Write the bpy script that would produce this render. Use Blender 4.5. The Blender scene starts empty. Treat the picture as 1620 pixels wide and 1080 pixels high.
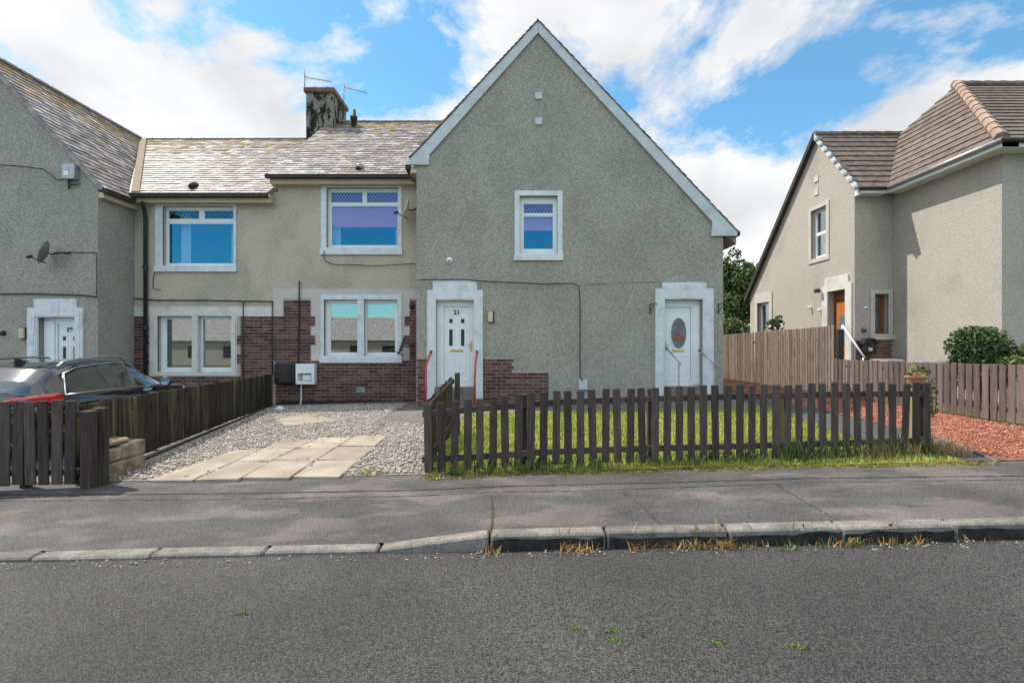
import bpy, bmesh, math, random
import numpy as np
from mathutils import Vector, Matrix
from mathutils.geometry import tessellate_polygon
random.seed(7); rng = np.random.default_rng(7)
R = math.radians
SC = bpy.context.scene
COL = SC.collection
# ------------------------------------------------------------------ camera, sky, sun, exposure
F, CX, CY, ZC = 800.0, 810.0, 548.0, 1.55       # focal length in photo pixels, vanishing point, eye height
cam = bpy.data.cameras.new('camera'); camo = bpy.data.objects.new('camera', cam); COL.objects.link(camo)
camo.location = (0, 0, ZC); camo.rotation_euler = (R(90), 0, 0)
cam.sensor_width = 36; cam.lens = 36 * F / 1620; cam.shift_y = 8 / 1620; cam.clip_end = 2000; cam.clip_start = .05
SC.camera = camo
TO_SUN = Vector((-.62, .29, 1.0)).normalized()
W = bpy.data.worlds.new('World'); SC.world = W; W.use_nodes = True
nt = W.node_tree; nt.nodes.clear()
def wn(t, **k):
    n = nt.nodes.new(t)
    for a, b in k.items(): setattr(n, a, b)
    return n
out = wn('ShaderNodeOutputWorld'); bg = wn('ShaderNodeBackground'); bg.inputs[1].default_value = .15
sky = wn('ShaderNodeTexSky', sky_type='NISHITA'); sky.sun_disc = False
sky.sun_elevation = math.asin(TO_SUN.z); sky.sun_rotation = math.atan2(TO_SUN.x, TO_SUN.y)
sky.air_density = 1.0; sky.dust_density = .3; sky.ozone_density = 3.0
tc = wn('ShaderNodeTexCoord')
sep = wn('ShaderNodeSeparateXYZ'); nt.links.new(tc.outputs['Generated'], sep.inputs[0])
zz = wn('ShaderNodeMath', operation='MAXIMUM'); nt.links.new(sep.outputs['Z'], zz.inputs[0]); zz.inputs[1].default_value = 0
za = wn('ShaderNodeMath', operation='ADD'); nt.links.new(zz.outputs[0], za.inputs[0]); za.inputs[1].default_value = .42
dv = wn('ShaderNodeVectorMath', operation='DIVIDE'); nt.links.new(tc.outputs['Generated'], dv.inputs[0])
cmb = wn('ShaderNodeCombineXYZ')
for i in range(3): nt.links.new(za.outputs[0], cmb.inputs[i])
nt.links.new(cmb.outputs[0], dv.inputs[1])
mp = wn('ShaderNodeMapping'); nt.links.new(dv.outputs[0], mp.inputs[0]); mp.inputs['Location'].default_value = (14.16, 6.31, 4.59)
mp.inputs['Scale'].default_value = (1.25, 1.25, 1.0)
n1 = wn('ShaderNodeTexNoise'); n1.inputs['Scale'].default_value = 1.5; n1.inputs['Detail'].default_value = 12; n1.inputs['Roughness'].default_value = .60; n1.inputs['Distortion'].default_value = .25
nt.links.new(mp.outputs[0], n1.inputs['Vector'])
cr = wn('ShaderNodeValToRGB'); cr.color_ramp.elements[0].position = .415; cr.color_ramp.elements[1].position = .49
bi = wn('ShaderNodeMath', operation='MULTIPLY_ADD'); zf = wn('ShaderNodeMapRange'); nt.links.new(zz.outputs[0], zf.inputs[0]); zf.inputs[1].default_value = .12; zf.inputs[2].default_value = .48; zf.inputs[3].default_value = .20; zf.inputs[4].default_value = .0
nt.links.new(sep.outputs['Y'], bi.inputs[0]); nt.links.new(zf.outputs[0], bi.inputs[1]); nt.links.new(n1.outputs['Fac'], bi.inputs[2])
bz = wn('ShaderNodeMath', operation='MULTIPLY_ADD'); nt.links.new(zz.outputs[0], bz.inputs[0]); bz.inputs[1].default_value = -.02; nt.links.new(bi.outputs[0], bz.inputs[2])
nt.links.new(bz.outputs[0], cr.inputs[0])
n2 = wn('ShaderNodeTexNoise'); n2.inputs['Scale'].default_value = 2.6; n2.inputs['Detail'].default_value = 5
nt.links.new(mp.outputs[0], n2.inputs['Vector'])
cc = wn('ShaderNodeValToRGB'); cc.color_ramp.elements[0].position = .32; cc.color_ramp.elements[1].position = .62
cc.color_ramp.elements[0].color = (2.25, 2.32, 2.42, 1); cc.color_ramp.elements[1].color = (3.15, 3.17, 3.2, 1)
nt.links.new(n2.outputs['Fac'], cc.inputs[0])
tint = wn('ShaderNodeMixRGB', blend_type='MULTIPLY'); tint.inputs[0].default_value = 1; tint.inputs[2].default_value = (.44, .68, .67, 1)
nt.links.new(sky.outputs[0], tint.inputs[1])
mx = wn('ShaderNodeMixRGB'); nt.links.new(cr.outputs[0], mx.inputs[0]); nt.links.new(tint.outputs[0], mx.inputs[1]); nt.links.new(cc.outputs[0], mx.inputs[2])
nt.links.new(mx.outputs[0], bg.inputs[0])
# front-lit clouds behind the camera, brightened further to fill the shaded front walls
br_ = wn('ShaderNodeMapRange'); nt.links.new(sep.outputs['Y'], br_.inputs[0]); br_.inputs[1].default_value = -.6; br_.inputs[2].default_value = .6; br_.inputs[3].default_value = 2.1; br_.inputs[4].default_value = 1.0
cb = wn('ShaderNodeVectorMath', operation='SCALE'); nt.links.new(cc.outputs[0], cb.inputs[0]); nt.links.new(br_.outputs[0], cb.inputs['Scale']); nt.links.new(cb.outputs[0], mx.inputs[2]); nt.links.new(bg.outputs[0], out.inputs[0])
sl = bpy.data.lights.new('sun', 'SUN'); sl.energy = 2.7; sl.angle = R(.5); sl.color = (1, .93, .82)
so = bpy.data.objects.new('sun', sl); COL.objects.link(so); so.rotation_euler = (-TO_SUN).to_track_quat('-Z', 'Y').to_euler()
SC.view_settings.view_transform = 'Standard'; SC.view_settings.look = 'None'; SC.view_settings.gamma = 1
SC.view_settings.exposure = 1.1
SC.cycles.max_bounces = 8; SC.cycles.transparent_max_bounces = 12

# ------------------------------------------------------------------ materials
def mat(name, c1, c2=None, scale=6, rough=.8, bump=0, bscale=60, spec=.3, metal=0, stain=None, stain_scale=1.2, stain_amt=.6, stretch=(1, 1, 1),
        island=0, objrand=0, detail=6, bdetail=3, coat=0, bdist=.02, lo=.35, hi=.65, speck=None, speck_scale=150, speck_w=.3, slo=.5, shi=.68, wear=None):
    m = bpy.data.materials.new(name); m.use_nodes = True; t = m.node_tree; b = t.nodes['Principled BSDF']
    L = t.links.new
    b.inputs['Roughness'].default_value = rough; b.inputs['Metallic'].default_value = metal
    b.inputs['Specular IOR Level'].default_value = spec; b.inputs['Coat Weight'].default_value = coat
    co = t.nodes.new('ShaderNodeNewGeometry').outputs['Position']
    mpp = t.nodes.new('ShaderNodeMapping'); mpp.inputs['Scale'].default_value = stretch; L(co, mpp.inputs[0])
    c2 = c2 or c1
    n = t.nodes.new('ShaderNodeTexNoise'); n.inputs['Scale'].default_value = scale; n.inputs['Detail'].default_value = detail; L(mpp.outputs[0], n.inputs['Vector'])
    r = t.nodes.new('ShaderNodeValToRGB'); r.color_ramp.elements[0].position = lo; r.color_ramp.elements[1].position = hi
    r.color_ramp.elements[0].color = (*c1, 1); r.color_ramp.elements[1].color = (*c2, 1); L(n.outputs['Fac'], r.inputs[0])
    col = r.outputs[0]
    def mix(fac, a, bb, blend='MIX'):
        q = t.nodes.new('ShaderNodeMixRGB'); q.blend_type = blend
        if isinstance(fac, (int, float)): q.inputs[0].default_value = fac
        else: L(fac, q.inputs[0])
        L(a, q.inputs[1])
        if isinstance(bb, tuple): q.inputs[2].default_value = (*bb, 1)
        else: L(bb, q.inputs[2])
        return q.outputs[0]
    if stain:
        n3 = t.nodes.new('ShaderNodeTexNoise'); n3.inputs['Scale'].default_value = stain_scale; n3.inputs['Detail'].default_value = 7; n3.inputs['Roughness'].default_value = .62
        L(mpp.outputs[0], n3.inputs['Vector'])
        r3 = t.nodes.new('ShaderNodeValToRGB'); r3.color_ramp.elements[0].position = slo; r3.color_ramp.elements[1].position = shi
        r3.color_ramp.elements[1].color = (stain_amt,) * 3 + (1,); L(n3.outputs['Fac'], r3.inputs[0])
        col = mix(r3.outputs[0], col, stain)
    if speck:
        v = t.nodes.new('ShaderNodeTexVoronoi'); v.inputs['Scale'].default_value = speck_scale; L(co, v.inputs['Vector'])
        rr = t.nodes.new('ShaderNodeValToRGB'); e = rr.color_ramp.elements
        e[0].position = .25; e[1].position = .95; e[0].color = (*speck[0], 1); e[1].color = (*speck[1], 1)
        s2 = t.nodes.new('ShaderNodeSeparateXYZ'); L(v.outputs['Color'], s2.inputs[0]); L(s2.outputs[0], rr.inputs[0])
        col = mix(speck_w, col, rr.outputs[0])
    if wear:      # broad worn or tarry areas over everything else
        n4 = t.nodes.new('ShaderNodeTexNoise'); n4.inputs['Scale'].default_value = wear[0]; n4.inputs['Detail'].default_value = 5; L(co, n4.inputs['Vector'])
        r4 = t.nodes.new('ShaderNodeValToRGB'); r4.color_ramp.elements[0].position = .38; r4.color_ramp.elements[1].position = .66
        r4.color_ramp.elements[0].color = (wear[1],) * 3 + (1,); r4.color_ramp.elements[1].color = (wear[2],) * 3 + (1,); L(n4.outputs['Fac'], r4.inputs[0])
        col = mix(1.0, col, r4.outputs[0], 'MULTIPLY')
    if island or objrand:
        if island: rv = t.nodes.new('ShaderNodeNewGeometry').outputs['Random Per Island']; a = island
        else: rv = t.nodes.new('ShaderNodeObjectInfo').outputs['Random']; a = objrand
        h = t.nodes.new('ShaderNodeHueSaturation'); ma = t.nodes.new('ShaderNodeMapRange'); ma.inputs[3].default_value = 1 - a; ma.inputs[4].default_value = 1 + a
        L(rv, ma.inputs[0]); L(ma.outputs[0], h.inputs['Value']); L(col, h.inputs['Color'])
        mh = t.nodes.new('ShaderNodeMath'); mh.operation = 'MULTIPLY_ADD'; L(rv, mh.inputs[0]); mh.inputs[1].default_value = .016; mh.inputs[2].default_value = .492
        L(mh.outputs[0], h.inputs['Hue']); col = h.outputs[0]
    L(col, b.inputs['Base Color'])
    if bump:
        nb = t.nodes.new('ShaderNodeTexNoise'); nb.inputs['Scale'].default_value = bscale; nb.inputs['Detail'].default_value = bdetail; L(co, nb.inputs['Vector'])
        bp = t.nodes.new('ShaderNodeBump'); bp.inputs['Strength'].default_value = bump; bp.inputs['Distance'].default_value = bdist
        L(nb.outputs['Fac'], bp.inputs['Height']); L(bp.outputs[0], b.inputs['Normal'])
    return m
M = {}
M['harl'] = mat('grey_roughcast', (.33, .305, .262), (.51, .48, .42), 38, .95, 1.0, 60, .15, stain=(.22, .21, .185), stain_scale=.8, stain_amt=.6, stretch=(1, 1, .8), bdist=.03, lo=.36, hi=.64, slo=.44, shi=.74, speck=((.16, .15, .13), (.56, .53, .47)), speck_scale=48, speck_w=.30, detail=9)
M['harl_warm'] = mat('tan_roughcast', (.52, .445, .335), (.62, .54, .42), 34, .95, .8, 75, .15, stain=(.30, .28, .24), stain_scale=.75, stain_amt=.75, stretch=(1, 1, .6), bdist=.025, slo=.46, shi=.68, speck=((.26, .23, .18), (.66, .59, .48)), speck_scale=48, speck_w=.22)
M['harl_pale'] = mat('pale_roughcast', (.44, .39, .335), (.58, .525, .465), 40, .95, .9, 70, .15, stain=(.33, .295, .26), stain_scale=.9, stain_amt=.5, stretch=(1, 1, .7), bdist=.03, speck=((.3, .265, .23), (.66, .61, .55)), speck_scale=45, speck_w=.25)
M['white'] = mat('white_paint', (.56, .60, .64), (.66, .69, .72), 5, .5, .15, 40, .4, stain=(.33, .34, .33), stain_scale=3.5, stain_amt=.6, slo=.55, shi=.75)
M['upvc'] = mat('white_upvc', (.72, .75, .78), (.78, .80, .82), 2, .25, 0, 1, .5)
M['cream'] = mat('cream_masonry_paint', (.50, .455, .41), (.56, .515, .465), 3, .75, .2, 60, .3, stain=(.36, .33, .30), stain_scale=2, stain_amt=.5)
M['cream_white'] = mat('pale_masonry_paint', (.56, .55, .50), (.64, .63, .58), 3, .75, .2, 60, .3, stain=(.36, .35, .31), stain_scale=2, stain_amt=.5)
M['brick'] = mat('red_brown_brick', (.085, .040, .037), (.155, .072, .062), 30, .85, .4, 120, .25, objrand=.45, bdist=.004)
M['brick_i'] = mat('red_brown_bricks', (.085, .040, .037), (.155, .072, .062), 30, .85, .4, 120, .25, island=.45, bdist=.004)
M['brick_r'] = mat('orange_brown_brick', (.15, .065, .045), (.22, .10, .065), 30, .85, .4, 120, .25, objrand=.35, bdist=.004)
M['chim'] = mat('sooty_roughcast', (.17, .165, .135), (.27, .26, .22), 20, .95, .8, 60, .1, stain=(.015, .015, .014), stain_scale=3.0, stain_amt=.95, stretch=(1.8, 1.8, .8), slo=.48, shi=.55)
M['mortar'] = mat('pale_mortar', (.30, .28, .26), (.40, .375, .35), 40, .95, .5, 150, .1, bdist=.004)
SL = dict(scale=5, rough=.58, bump=.6, bscale=35, spec=.42, stain=(.19, .115, .04), stain_scale=1.5, stain_amt=.55, bdist=.006)
M['slate'] = mat('weathered_slate', (.17, .15, .15), (.36, .325, .32), objrand=.5, **SL)
M['slate_i'] = mat('weathered_slates', (.17, .15, .15), (.36, .325, .32), island=.5, **SL)
M['slate_l'] = mat('lichened_slate', (.20, .14, .08), (.36, .24, .11), 9, .75, .5, 35, .3, island=.3, stain=(.24, .22, .21), stain_scale=3, stain_amt=.8, bdist=.006)
M['tile'] = mat('brown_concrete_tile', (.10, .074, .062), (.17, .13, .108), 6, .8, .5, 50, .3, objrand=.12, stain=(.23, .19, .15), stain_scale=3, stain_amt=.35, bdist=.006)
M['hiptile'] = mat('buff_hip_tile', (.24, .17, .13), (.33, .24, .18), 8, .85, .5, 60, .2, objrand=.15, bdist=.006)
M['black'] = mat('black_plastic', (.012, .012, .013), (.02, .02, .021), 10, .4, 0, 1, .5)
M['lead'] = mat('grey_lead', (.20, .21, .22), (.28, .29, .30), 5, .5, .2, 20, .4)
M['gutter'] = mat('black_gutter', (.02, .018, .016), (.05, .042, .035), 12, .6, .3, 30, .3)
M['soffit'] = mat('cream_soffit', (.50, .40, .28), (.56, .46, .34), 6, .7, .1, 30, .3)
M['barge'] = mat('grey_white_barge', (.48, .52, .56), (.58, .61, .64), 6, .6, .2, 20, .3, stain=(.30, .32, .33), stain_scale=3, stain_amt=.6)
WD = dict(rough=.8, bump=.5, bscale=60, spec=.25, stretch=(8, 8, .7), bdist=.005)
M['picket'] = mat('dark_brown_stained_wood', (.050, .037, .032), (.092, .070, .061), 5, objrand=.3, **WD)
M['mossy'] = mat('mossy_fence_board', (.020, .016, .013), (.055, .045, .032), 4, objrand=.4, stain=(.13, .13, .055), stain_scale=.9, stain_amt=.8, slo=.52, shi=.70, **WD)
M['purple_wood'] = mat('faded_brown_fence_board', (.12, .082, .074), (.19, .138, .122), 5, objrand=.22, **WD)
M['grey_wood'] = mat('weathered_grey_brown_board', (.16, .118, .09), (.27, .21, .17), 5, objrand=.22, **WD)
M['tan_wood'] = mat('raw_tan_wood', (.30, .21, .11), (.38, .27, .15), 5, **WD)
M['road'] = mat('chipped_asphalt', wear=(.55, .48, .84), c1=(.03, .03, .031), c2=(.055, .055, .055), scale=.7, rough=.72, bump=1.0, bscale=130, spec=.45, speck=((.004, .004, .005), (.23, .22, .21)), speck_scale=150, speck_w=.62, stain=(.016, .016, .017), stain_scale=.45, stain_amt=.75, bdist=.012, bdetail=2)
M['pave'] = mat('worn_tarmac', (.06, .058, .059), (.10, .096, .095), 3.5, .78, 1.0, 45, .35, wear=(1.1, .58, .92), stain=(.19, .155, .147), stain_scale=1.25, stain_amt=.95, stretch=(.7, 1.5, 1), speck=((.02, .02, .02), (.25, .235, .23)), speck_scale=140, speck_w=.36, bdist=.012, slo=.50, shi=.57)
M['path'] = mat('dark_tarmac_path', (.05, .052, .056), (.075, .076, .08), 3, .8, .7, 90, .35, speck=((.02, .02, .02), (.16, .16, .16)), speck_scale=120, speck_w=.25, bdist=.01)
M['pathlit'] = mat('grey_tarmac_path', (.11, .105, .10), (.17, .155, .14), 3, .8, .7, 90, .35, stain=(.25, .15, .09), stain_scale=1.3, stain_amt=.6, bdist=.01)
M['kerb'] = mat('granite_concrete_kerb', (.12, .108, .095), (.23, .21, .185), 12, .85, .6, 60, .3, objrand=.15, stain=(.055, .05, .045), stain_scale=3, stain_amt=.8, speck=((.06, .06, .06), (.4, .38, .35)), speck_scale=110, speck_w=.2, bdist=.01)
M['slab'] = mat('buff_concrete_slab', (.27, .225, .175), (.36, .31, .25), 3, .88, .4, 80, .2, objrand=.10, stain=(.19, .15, .11), stain_scale=1.6, stain_amt=.7, speck=((.2, .17, .13), (.5, .45, .38)), speck_scale=160, speck_w=.15, bdist=.006)
M['gravel'] = mat('pale_gravel_chips', (.33, .28, .245), (.52, .46, .42), 9, .85, .3, 90, .3, island=.42, bdist=.004)
M['gravelbed'] = mat('gravel_bed', (.20, .165, .135), (.36, .31, .27), 60, .95, 1, 90, .1, speck=((.1, .08, .07), (.55, .5, .46)), speck_scale=55, speck_w=.55)
M['red'] = mat('red_stone_chips', (.31, .115, .07), (.47, .20, .14), 9, .85, .3, 90, .3, island=.4, bdist=.004)
M['redbed'] = mat('red_chip_bed', (.20, .075, .045), (.34, .14, .09), 50, .95, 1, 90, .1, speck=((.1, .04, .02), (.5, .26, .2)), speck_scale=60, speck_w=.5)
M['soil'] = mat('green_earth', (.07, .085, .025), (.13, .13, .05), 8, .95, .8, 30, .1)
M['lawn'] = mat('lawn_turf', (.20, .23, .04), (.30, .31, .07), 5, .95, .8, 50, .1)
M['grass'] = mat('grass_blade', (.26, .31, .05), (.40, .43, .10), 2, .7, 0, 1, .3, island=.35)
M['verge'] = mat('verge_grass', (.12, .14, .045), (.24, .24, .09), 2, .7, 0, 1, .3, island=.4)
M['weed'] = mat('weed_leaf', (.06, .10, .025), (.13, .17, .05), 4, .7, 0, 1, .3, island=.4)
M['straw'] = mat('dry_grass', (.30, .16, .06), (.42, .27, .12), 4, .8, 0, 1, .2, island=.35)
M['mossb'] = mat('moss_tuft', (.17, .155, .035), (.30, .25, .07), 6, .9, island=.35)
M['moss'] = mat('yellow_moss', (.13, .12, .03), (.24, .21, .06), 20, .95, 1, 60, .1)
M['joint'] = mat('mossy_joint', (.07, .065, .03), (.14, .125, .04), 30, .95)
M['leaf'] = mat('tree_leaf', (.035, .075, .015), (.085, .145, .03), 1.5, .6, 0, 1, .35, island=.4)
M['leaf2'] = mat('pale_shrub_leaf', (.08, .12, .03), (.16, .20, .06), 1.5, .6, 0, 1, .35, island=.4)
M['leaf3'] = mat('hedge_leaf', (.035, .07, .02), (.085, .13, .035), 3, .5, 0, 1, .4, island=.45)
M['petal'] = mat('pale_blossom', (.55, .45, .42), (.7, .62, .58), 3, .7, island=.2)
M['bark'] = mat('brown_bark', (.06, .045, .03), (.11, .085, .06), 20, .9, .8, 40, .1)
M['stone'] = mat('weathered_sandstone', (.20, .15, .10), (.33, .265, .19), 7, .92, .8, 30, .15, stain=(.08, .06, .04), stain_scale=3, stain_amt=.8, bdist=.02)
M['stripe'] = mat('dark_grey_stripe', (.03, .03, .03), (.045, .044, .043), 10, .8)
M['darkface'] = mat('near_black_face', (.012, .012, .012), (.035, .033, .03), 14, .9, .5, 40)
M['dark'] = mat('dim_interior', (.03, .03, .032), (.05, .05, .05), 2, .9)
M['lilac'] = mat('lilac_blind', (.80, .24, .36), (.84, .28, .40), 2, .8)
M['curtain'] = mat('white_curtain', (.55, .57, .58), (.7, .72, .73), 3, .8, stretch=(14, 14, .2))
M['steel'] = mat('grey_steel', (.30, .31, .32), (.4, .41, .42), 6, .4, 0, 1, .5, metal=.6)
M['aer'] = mat('dull_aluminium', (.13, .13, .135), (.19, .19, .19), 6, .6)
M['capb'] = mat('brown_cope', (.15, .085, .065), (.22, .13, .10), 8, .9, .5, 40, stain=(.06, .05, .045), stain_scale=4)
M['dish'] = mat('grey_dish', (.13, .135, .14), (.19, .195, .2), 6, .5, 0, 1, .4)
M['redrail'] = mat('red_handrail', (.42, .03, .035), (.5, .05, .05), 6, .3, 0, 1, .5)
M['brass'] = mat('brass', (.55, .38, .14), (.65, .46, .2), 6, .35, 0, 1, .5, metal=.7)
M['orange'] = mat('orange_varnished_wood', (.42, .13, .03), (.52, .18, .05), 5, .4, .1, 30, .4, stretch=(8, 8, .6))
M['mahog'] = mat('dark_varnished_wood', (.20, .065, .02), (.27, .09, .03), 5, .4, .1, 30, .4, stretch=(8, 8, .6))
M['beige'] = mat('beige_plastic', (.48, .42, .30), (.55, .48, .36), 6, .5)
M['carpaint'] = mat('black_car_paint', (.004, .005, .010), None, 2, .09, 0, 1, .5, coat=1)
M['chrome'] = mat('chrome_trim', (.75, .76, .78), None, 2, .18, 0, 1, .5, metal=1)
M['tail'] = mat('red_tail_lamp', (.50, .012, .015), (.62, .03, .03), 4, .12, 0, 1, .6, coat=1)
M['rubber'] = mat('black_rubber', (.015, .015, .015), None, 4, .8)
M['terra'] = mat('terracotta', (.34, .15, .09), (.42, .2, .12), 8, .85, .3, 40)
M['pink'] = mat('pink_red_petal', (.38, .06, .05), None, 3, .6)
M['algae'] = mat('green_algae', (.10, .16, .04), (.16, .22, .07), 30, .9)
M['binlid'] = mat('grey_bin_plastic', (.16, .17, .18), (.2, .21, .22), 5, .5)
M['text'] = mat('black_lettering', (.02, .02, .022), None, 3, .5)
M['textw'] = mat('white_lettering', (.8, .8, .8), None, 3, .5)
def glass(name, fac, tintc=(1, 1, 1)):
    m = bpy.data.materials.new(name); m.use_nodes = True; t = m.node_tree; t.nodes.clear(); L = t.links.new
    o = t.nodes.new('ShaderNodeOutputMaterial'); mxs = t.nodes.new('ShaderNodeMixShader'); tr = t.nodes.new('ShaderNodeBsdfTransparent'); gl = t.nodes.new('ShaderNodeBsdfGlossy')
    gl.inputs['Roughness'].default_value = .015; gl.inputs['Color'].default_value = (*tintc, 1); tr.inputs['Color'].default_value = (.93, .95, .95, 1)
    mxs.inputs[0].default_value = fac; L(tr.outputs[0], mxs.inputs[1]); L(gl.outputs[0], mxs.inputs[2]); L(mxs.outputs[0], o.inputs[0])
    return m
M['glass'] = glass('window_glass', .22, (.16, .60, .88)); M['carglass'] = glass('tinted_car_glass', .10, (.8, .95, 1)); M['glass2'] = glass('clear_window_glass', .30, (.85, .95, 1))

# ------------------------------------------------------------------ mesh helpers
class Basis:
    def __init__(s, o=(0, 0, 0), u=(1, 0, 0), n=(0, 1, 0)): s.o = Vector(o); s.u = Vector(u).normalized(); s.n = Vector(n).normalized()
    def __call__(s, u, d, v): return s.o + s.u * u + s.n * d + Vector((0, 0, v))
WORLD = Basis()
class MB:
    def __init__(s, b=WORLD): s.v = []; s.f = []; s.b = b
    def pt(s, u, d, v): s.v.append(s.b(u, d, v)); return len(s.v) - 1
    def box(s, u0, u1, d0, d1, v0, v1):
        if u0 > u1: u0, u1 = u1, u0
        if v0 > v1: v0, v1 = v1, v0
        if d0 > d1: d0, d1 = d1, d0
        i = [s.pt(u, d, v) for v in (v0, v1) for d in (d0, d1) for u in (u0, u1)]
        for q in ((0, 2, 3, 1), (4, 5, 7, 6), (0, 1, 5, 4), (2, 6, 7, 3), (0, 4, 6, 2), (1, 3, 7, 5)): s.f.append([i[k] for k in q])
        return s
    def hexa(s, p):      # 8 world points: bottom 4 (loop), top 4
        n = len(s.v); s.v += [Vector(q) for q in p]
        for q in ((3, 2, 1, 0), (4, 5, 6, 7), (0, 1, 5, 4), (1, 2, 6, 5), (2, 3, 7, 6), (3, 0, 4, 7)): s.f.append([n + k for k in q])
        return s
    def prism(s, poly, d0, d1, holes=()):   # poly in (u,v), extruded in d
        loops = [list(poly)] + [list(h) for h in holes]
        flat = [p for l in loops for p in l]
        tris = tessellate_polygon([[Vector((p[0], p[1], 0)) for p in l] for l in loops])
        a = [s.pt(p[0], d0, p[1]) for p in flat]; b = [s.pt(p[0], d1, p[1]) for p in flat]
        for t in tris: s.f.append([a[k] for k in t]); s.f.append([b[k] for k in reversed(t)])
        k = 0
        for l in loops:
            n = len(l)
            for i in range(n): s.f.append([a[k + i], a[k + (i + 1) % n], b[k + (i + 1) % n], b[k + i]])
            k += n
        return s
    def tube(s, pts, r, seg=8, cap=True):
        pts = [Vector(p) for p in pts]; rings = []
        for i, p in enumerate(pts):
            t = (pts[min(i + 1, len(pts) - 1)] - pts[max(i - 1, 0)]).normalized()
            a = t.orthogonal().normalized() if i == 0 else (a - t * a.dot(t)).normalized()
            b = t.cross(a); rr = r[i] if isinstance(r, (list, tuple)) else r
            n = len(s.v)
            for k in range(seg): s.v.append(p + (a * math.cos(2 * math.pi * k / seg) + b * math.sin(2 * math.pi * k / seg)) * rr)
            rings.append(n)
        for i in range(len(rings) - 1):
            for k in range(seg): s.f.append([rings[i] + k, rings[i] + (k + 1) % seg, rings[i + 1] + (k + 1) % seg, rings[i + 1] + k])
        if cap: s.f.append([rings[0] + k for k in reversed(range(seg))]); s.f.append([rings[-1] + k for k in range(seg)])
        return s
    def lathe(s, o, ax, prof, seg=20):
        o = Vector(o); ax = Vector(ax).normalized(); a = ax.orthogonal().normalized(); b = ax.cross(a); rings = []
        for h, r in prof:
            n = len(s.v); rings.append(n)
            for k in range(seg): s.v.append(o + ax * h + (a * math.cos(2 * math.pi * k / seg) + b * math.sin(2 * math.pi * k / seg)) * max(r, 1e-4))
        for i in range(len(rings) - 1):
            for k in range(seg): s.f.append([rings[i] + k, rings[i] + (k + 1) % seg, rings[i + 1] + (k + 1) % seg, rings[i + 1] + k])
        return s
    def mesh(s, name, m, bevel=0, smooth=False):
        me = bpy.data.meshes.new(name); me.from_pydata([tuple(v) for v in s.v], [], s.f)
        b = bmesh.new(); b.from_mesh(me); bmesh.ops.recalc_face_normals(b, faces=b.faces)
        if bevel: bmesh.ops.bevel(b, geom=[e for e in b.edges if len(e.link_faces) == 2 and e.calc_face_angle(0) > .6], offset=bevel, segments=1, affect='EDGES', clamp_overlap=True)
        b.to_mesh(me); b.free()
        if smooth: me.polygons.foreach_set('use_smooth', [True] * len(me.polygons))
        me.materials.append(M[m] if isinstance(m, str) else m)
        return me
    def build(s, name, m, parent=None, **k): return put(name, s.mesh(name, m, **k), parent)
def put(name, me, parent=None, loc=None):
    o = bpy.data.objects.new(name, me); COL.objects.link(o)
    if parent: o.parent = parent
    if loc is not None: o.location = loc
    return o
def tag(o, label, cat, group=None):
    o['label'] = label; o['category'] = cat
    if group: o['group'] = group
    return o
def thing(name, label, cat, loc=(0, 0, 0), group=None):
    o = bpy.data.objects.new(name, None); COL.objects.link(o); o.empty_display_size = .2
    return tag(o, label, cat, group)     # parts are modelled in world space, so the empty stays at the origin unless moved
def kind(o, k, label=None):
    o['kind'] = k
    if label: o['label'] = label
    return o
def rawmesh(name, v, f, m, parent=None, smooth=False):
    me = bpy.data.meshes.new(name); me.from_pydata(v, [], f); me.materials.append(M[m])
    if smooth: me.polygons.foreach_set('use_smooth', [True] * len(me.polygons))
    return put(name, me, parent)
def npmesh(name, V, Fc, m, parent=None, smooth=False):
    V = np.asarray(V, np.float32); Fc = np.asarray(Fc, np.int32); k = Fc.shape[1]
    me = bpy.data.meshes.new(name); me.vertices.add(len(V)); me.vertices.foreach_set('co', V.ravel())
    me.loops.add(Fc.size); me.loops.foreach_set('vertex_index', Fc.ravel())
    me.polygons.add(len(Fc)); me.polygons.foreach_set('loop_start', np.arange(len(Fc), dtype=np.int32) * k); me.polygons.foreach_set('loop_total', np.full(len(Fc), k, np.int32))
    me.update(calc_edges=True); me.materials.append(M[m])
    if smooth: me.polygons.foreach_set('use_smooth', [True] * len(me.polygons))
    return put(name, me, parent)
# ------------------------------------------------------------------ pixels to places
SLOPE = .023; YK, YB = 3.83, 5.8
def sst(a, b, x): t = min(1, max(0, (x - a) / (b - a))); return t * t * (3 - 2 * t)
def kerb_h(X): return .03 + .09 * min(1, max(0, (X + 1.02) / .85))
def latz(X): return SLOPE * max(-22, min(22, X))
def G(X, Y):
    if Y < YK: return latz(X) - .012 * max(0, YK - Y) * 0
    if Y < YB: t = (Y - YK) / (YB - YK); return latz(X) + kerb_h(X) * (1 - t) + .10 * t
    return latz(X) + .10 + .04 * min(1, (Y - YB) / 6.5)
def Pz(x, y, Y): return ((x - CX) * Y / F, Y, ZC + (CY - y) * Y / F)
def GP(x, y):
    lo, hi = 1.5, 40.0
    for _ in range(50):
        m_ = (lo + hi) / 2; X, Y, Z = Pz(x, y, m_)
        if Z > G(X, Y): lo = m_
        else: hi = m_
    return (X, Y)
class Front(Basis):      # a wall square to the street at depth Y: pixel -> (u, v)
    def __init__(s, Y): super().__init__((0, Y, 0)); s.Y = Y
    def px(s, x, y): return ((x - CX) * s.Y / F, ZC + (CY - y) * s.Y / F)
    def r(s, x0, y0, x1, y1): a = s.px(x0, y1); b = s.px(x1, y0); return (a[0], a[1], b[0], b[1])   # u0 v0 u1 v1
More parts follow.
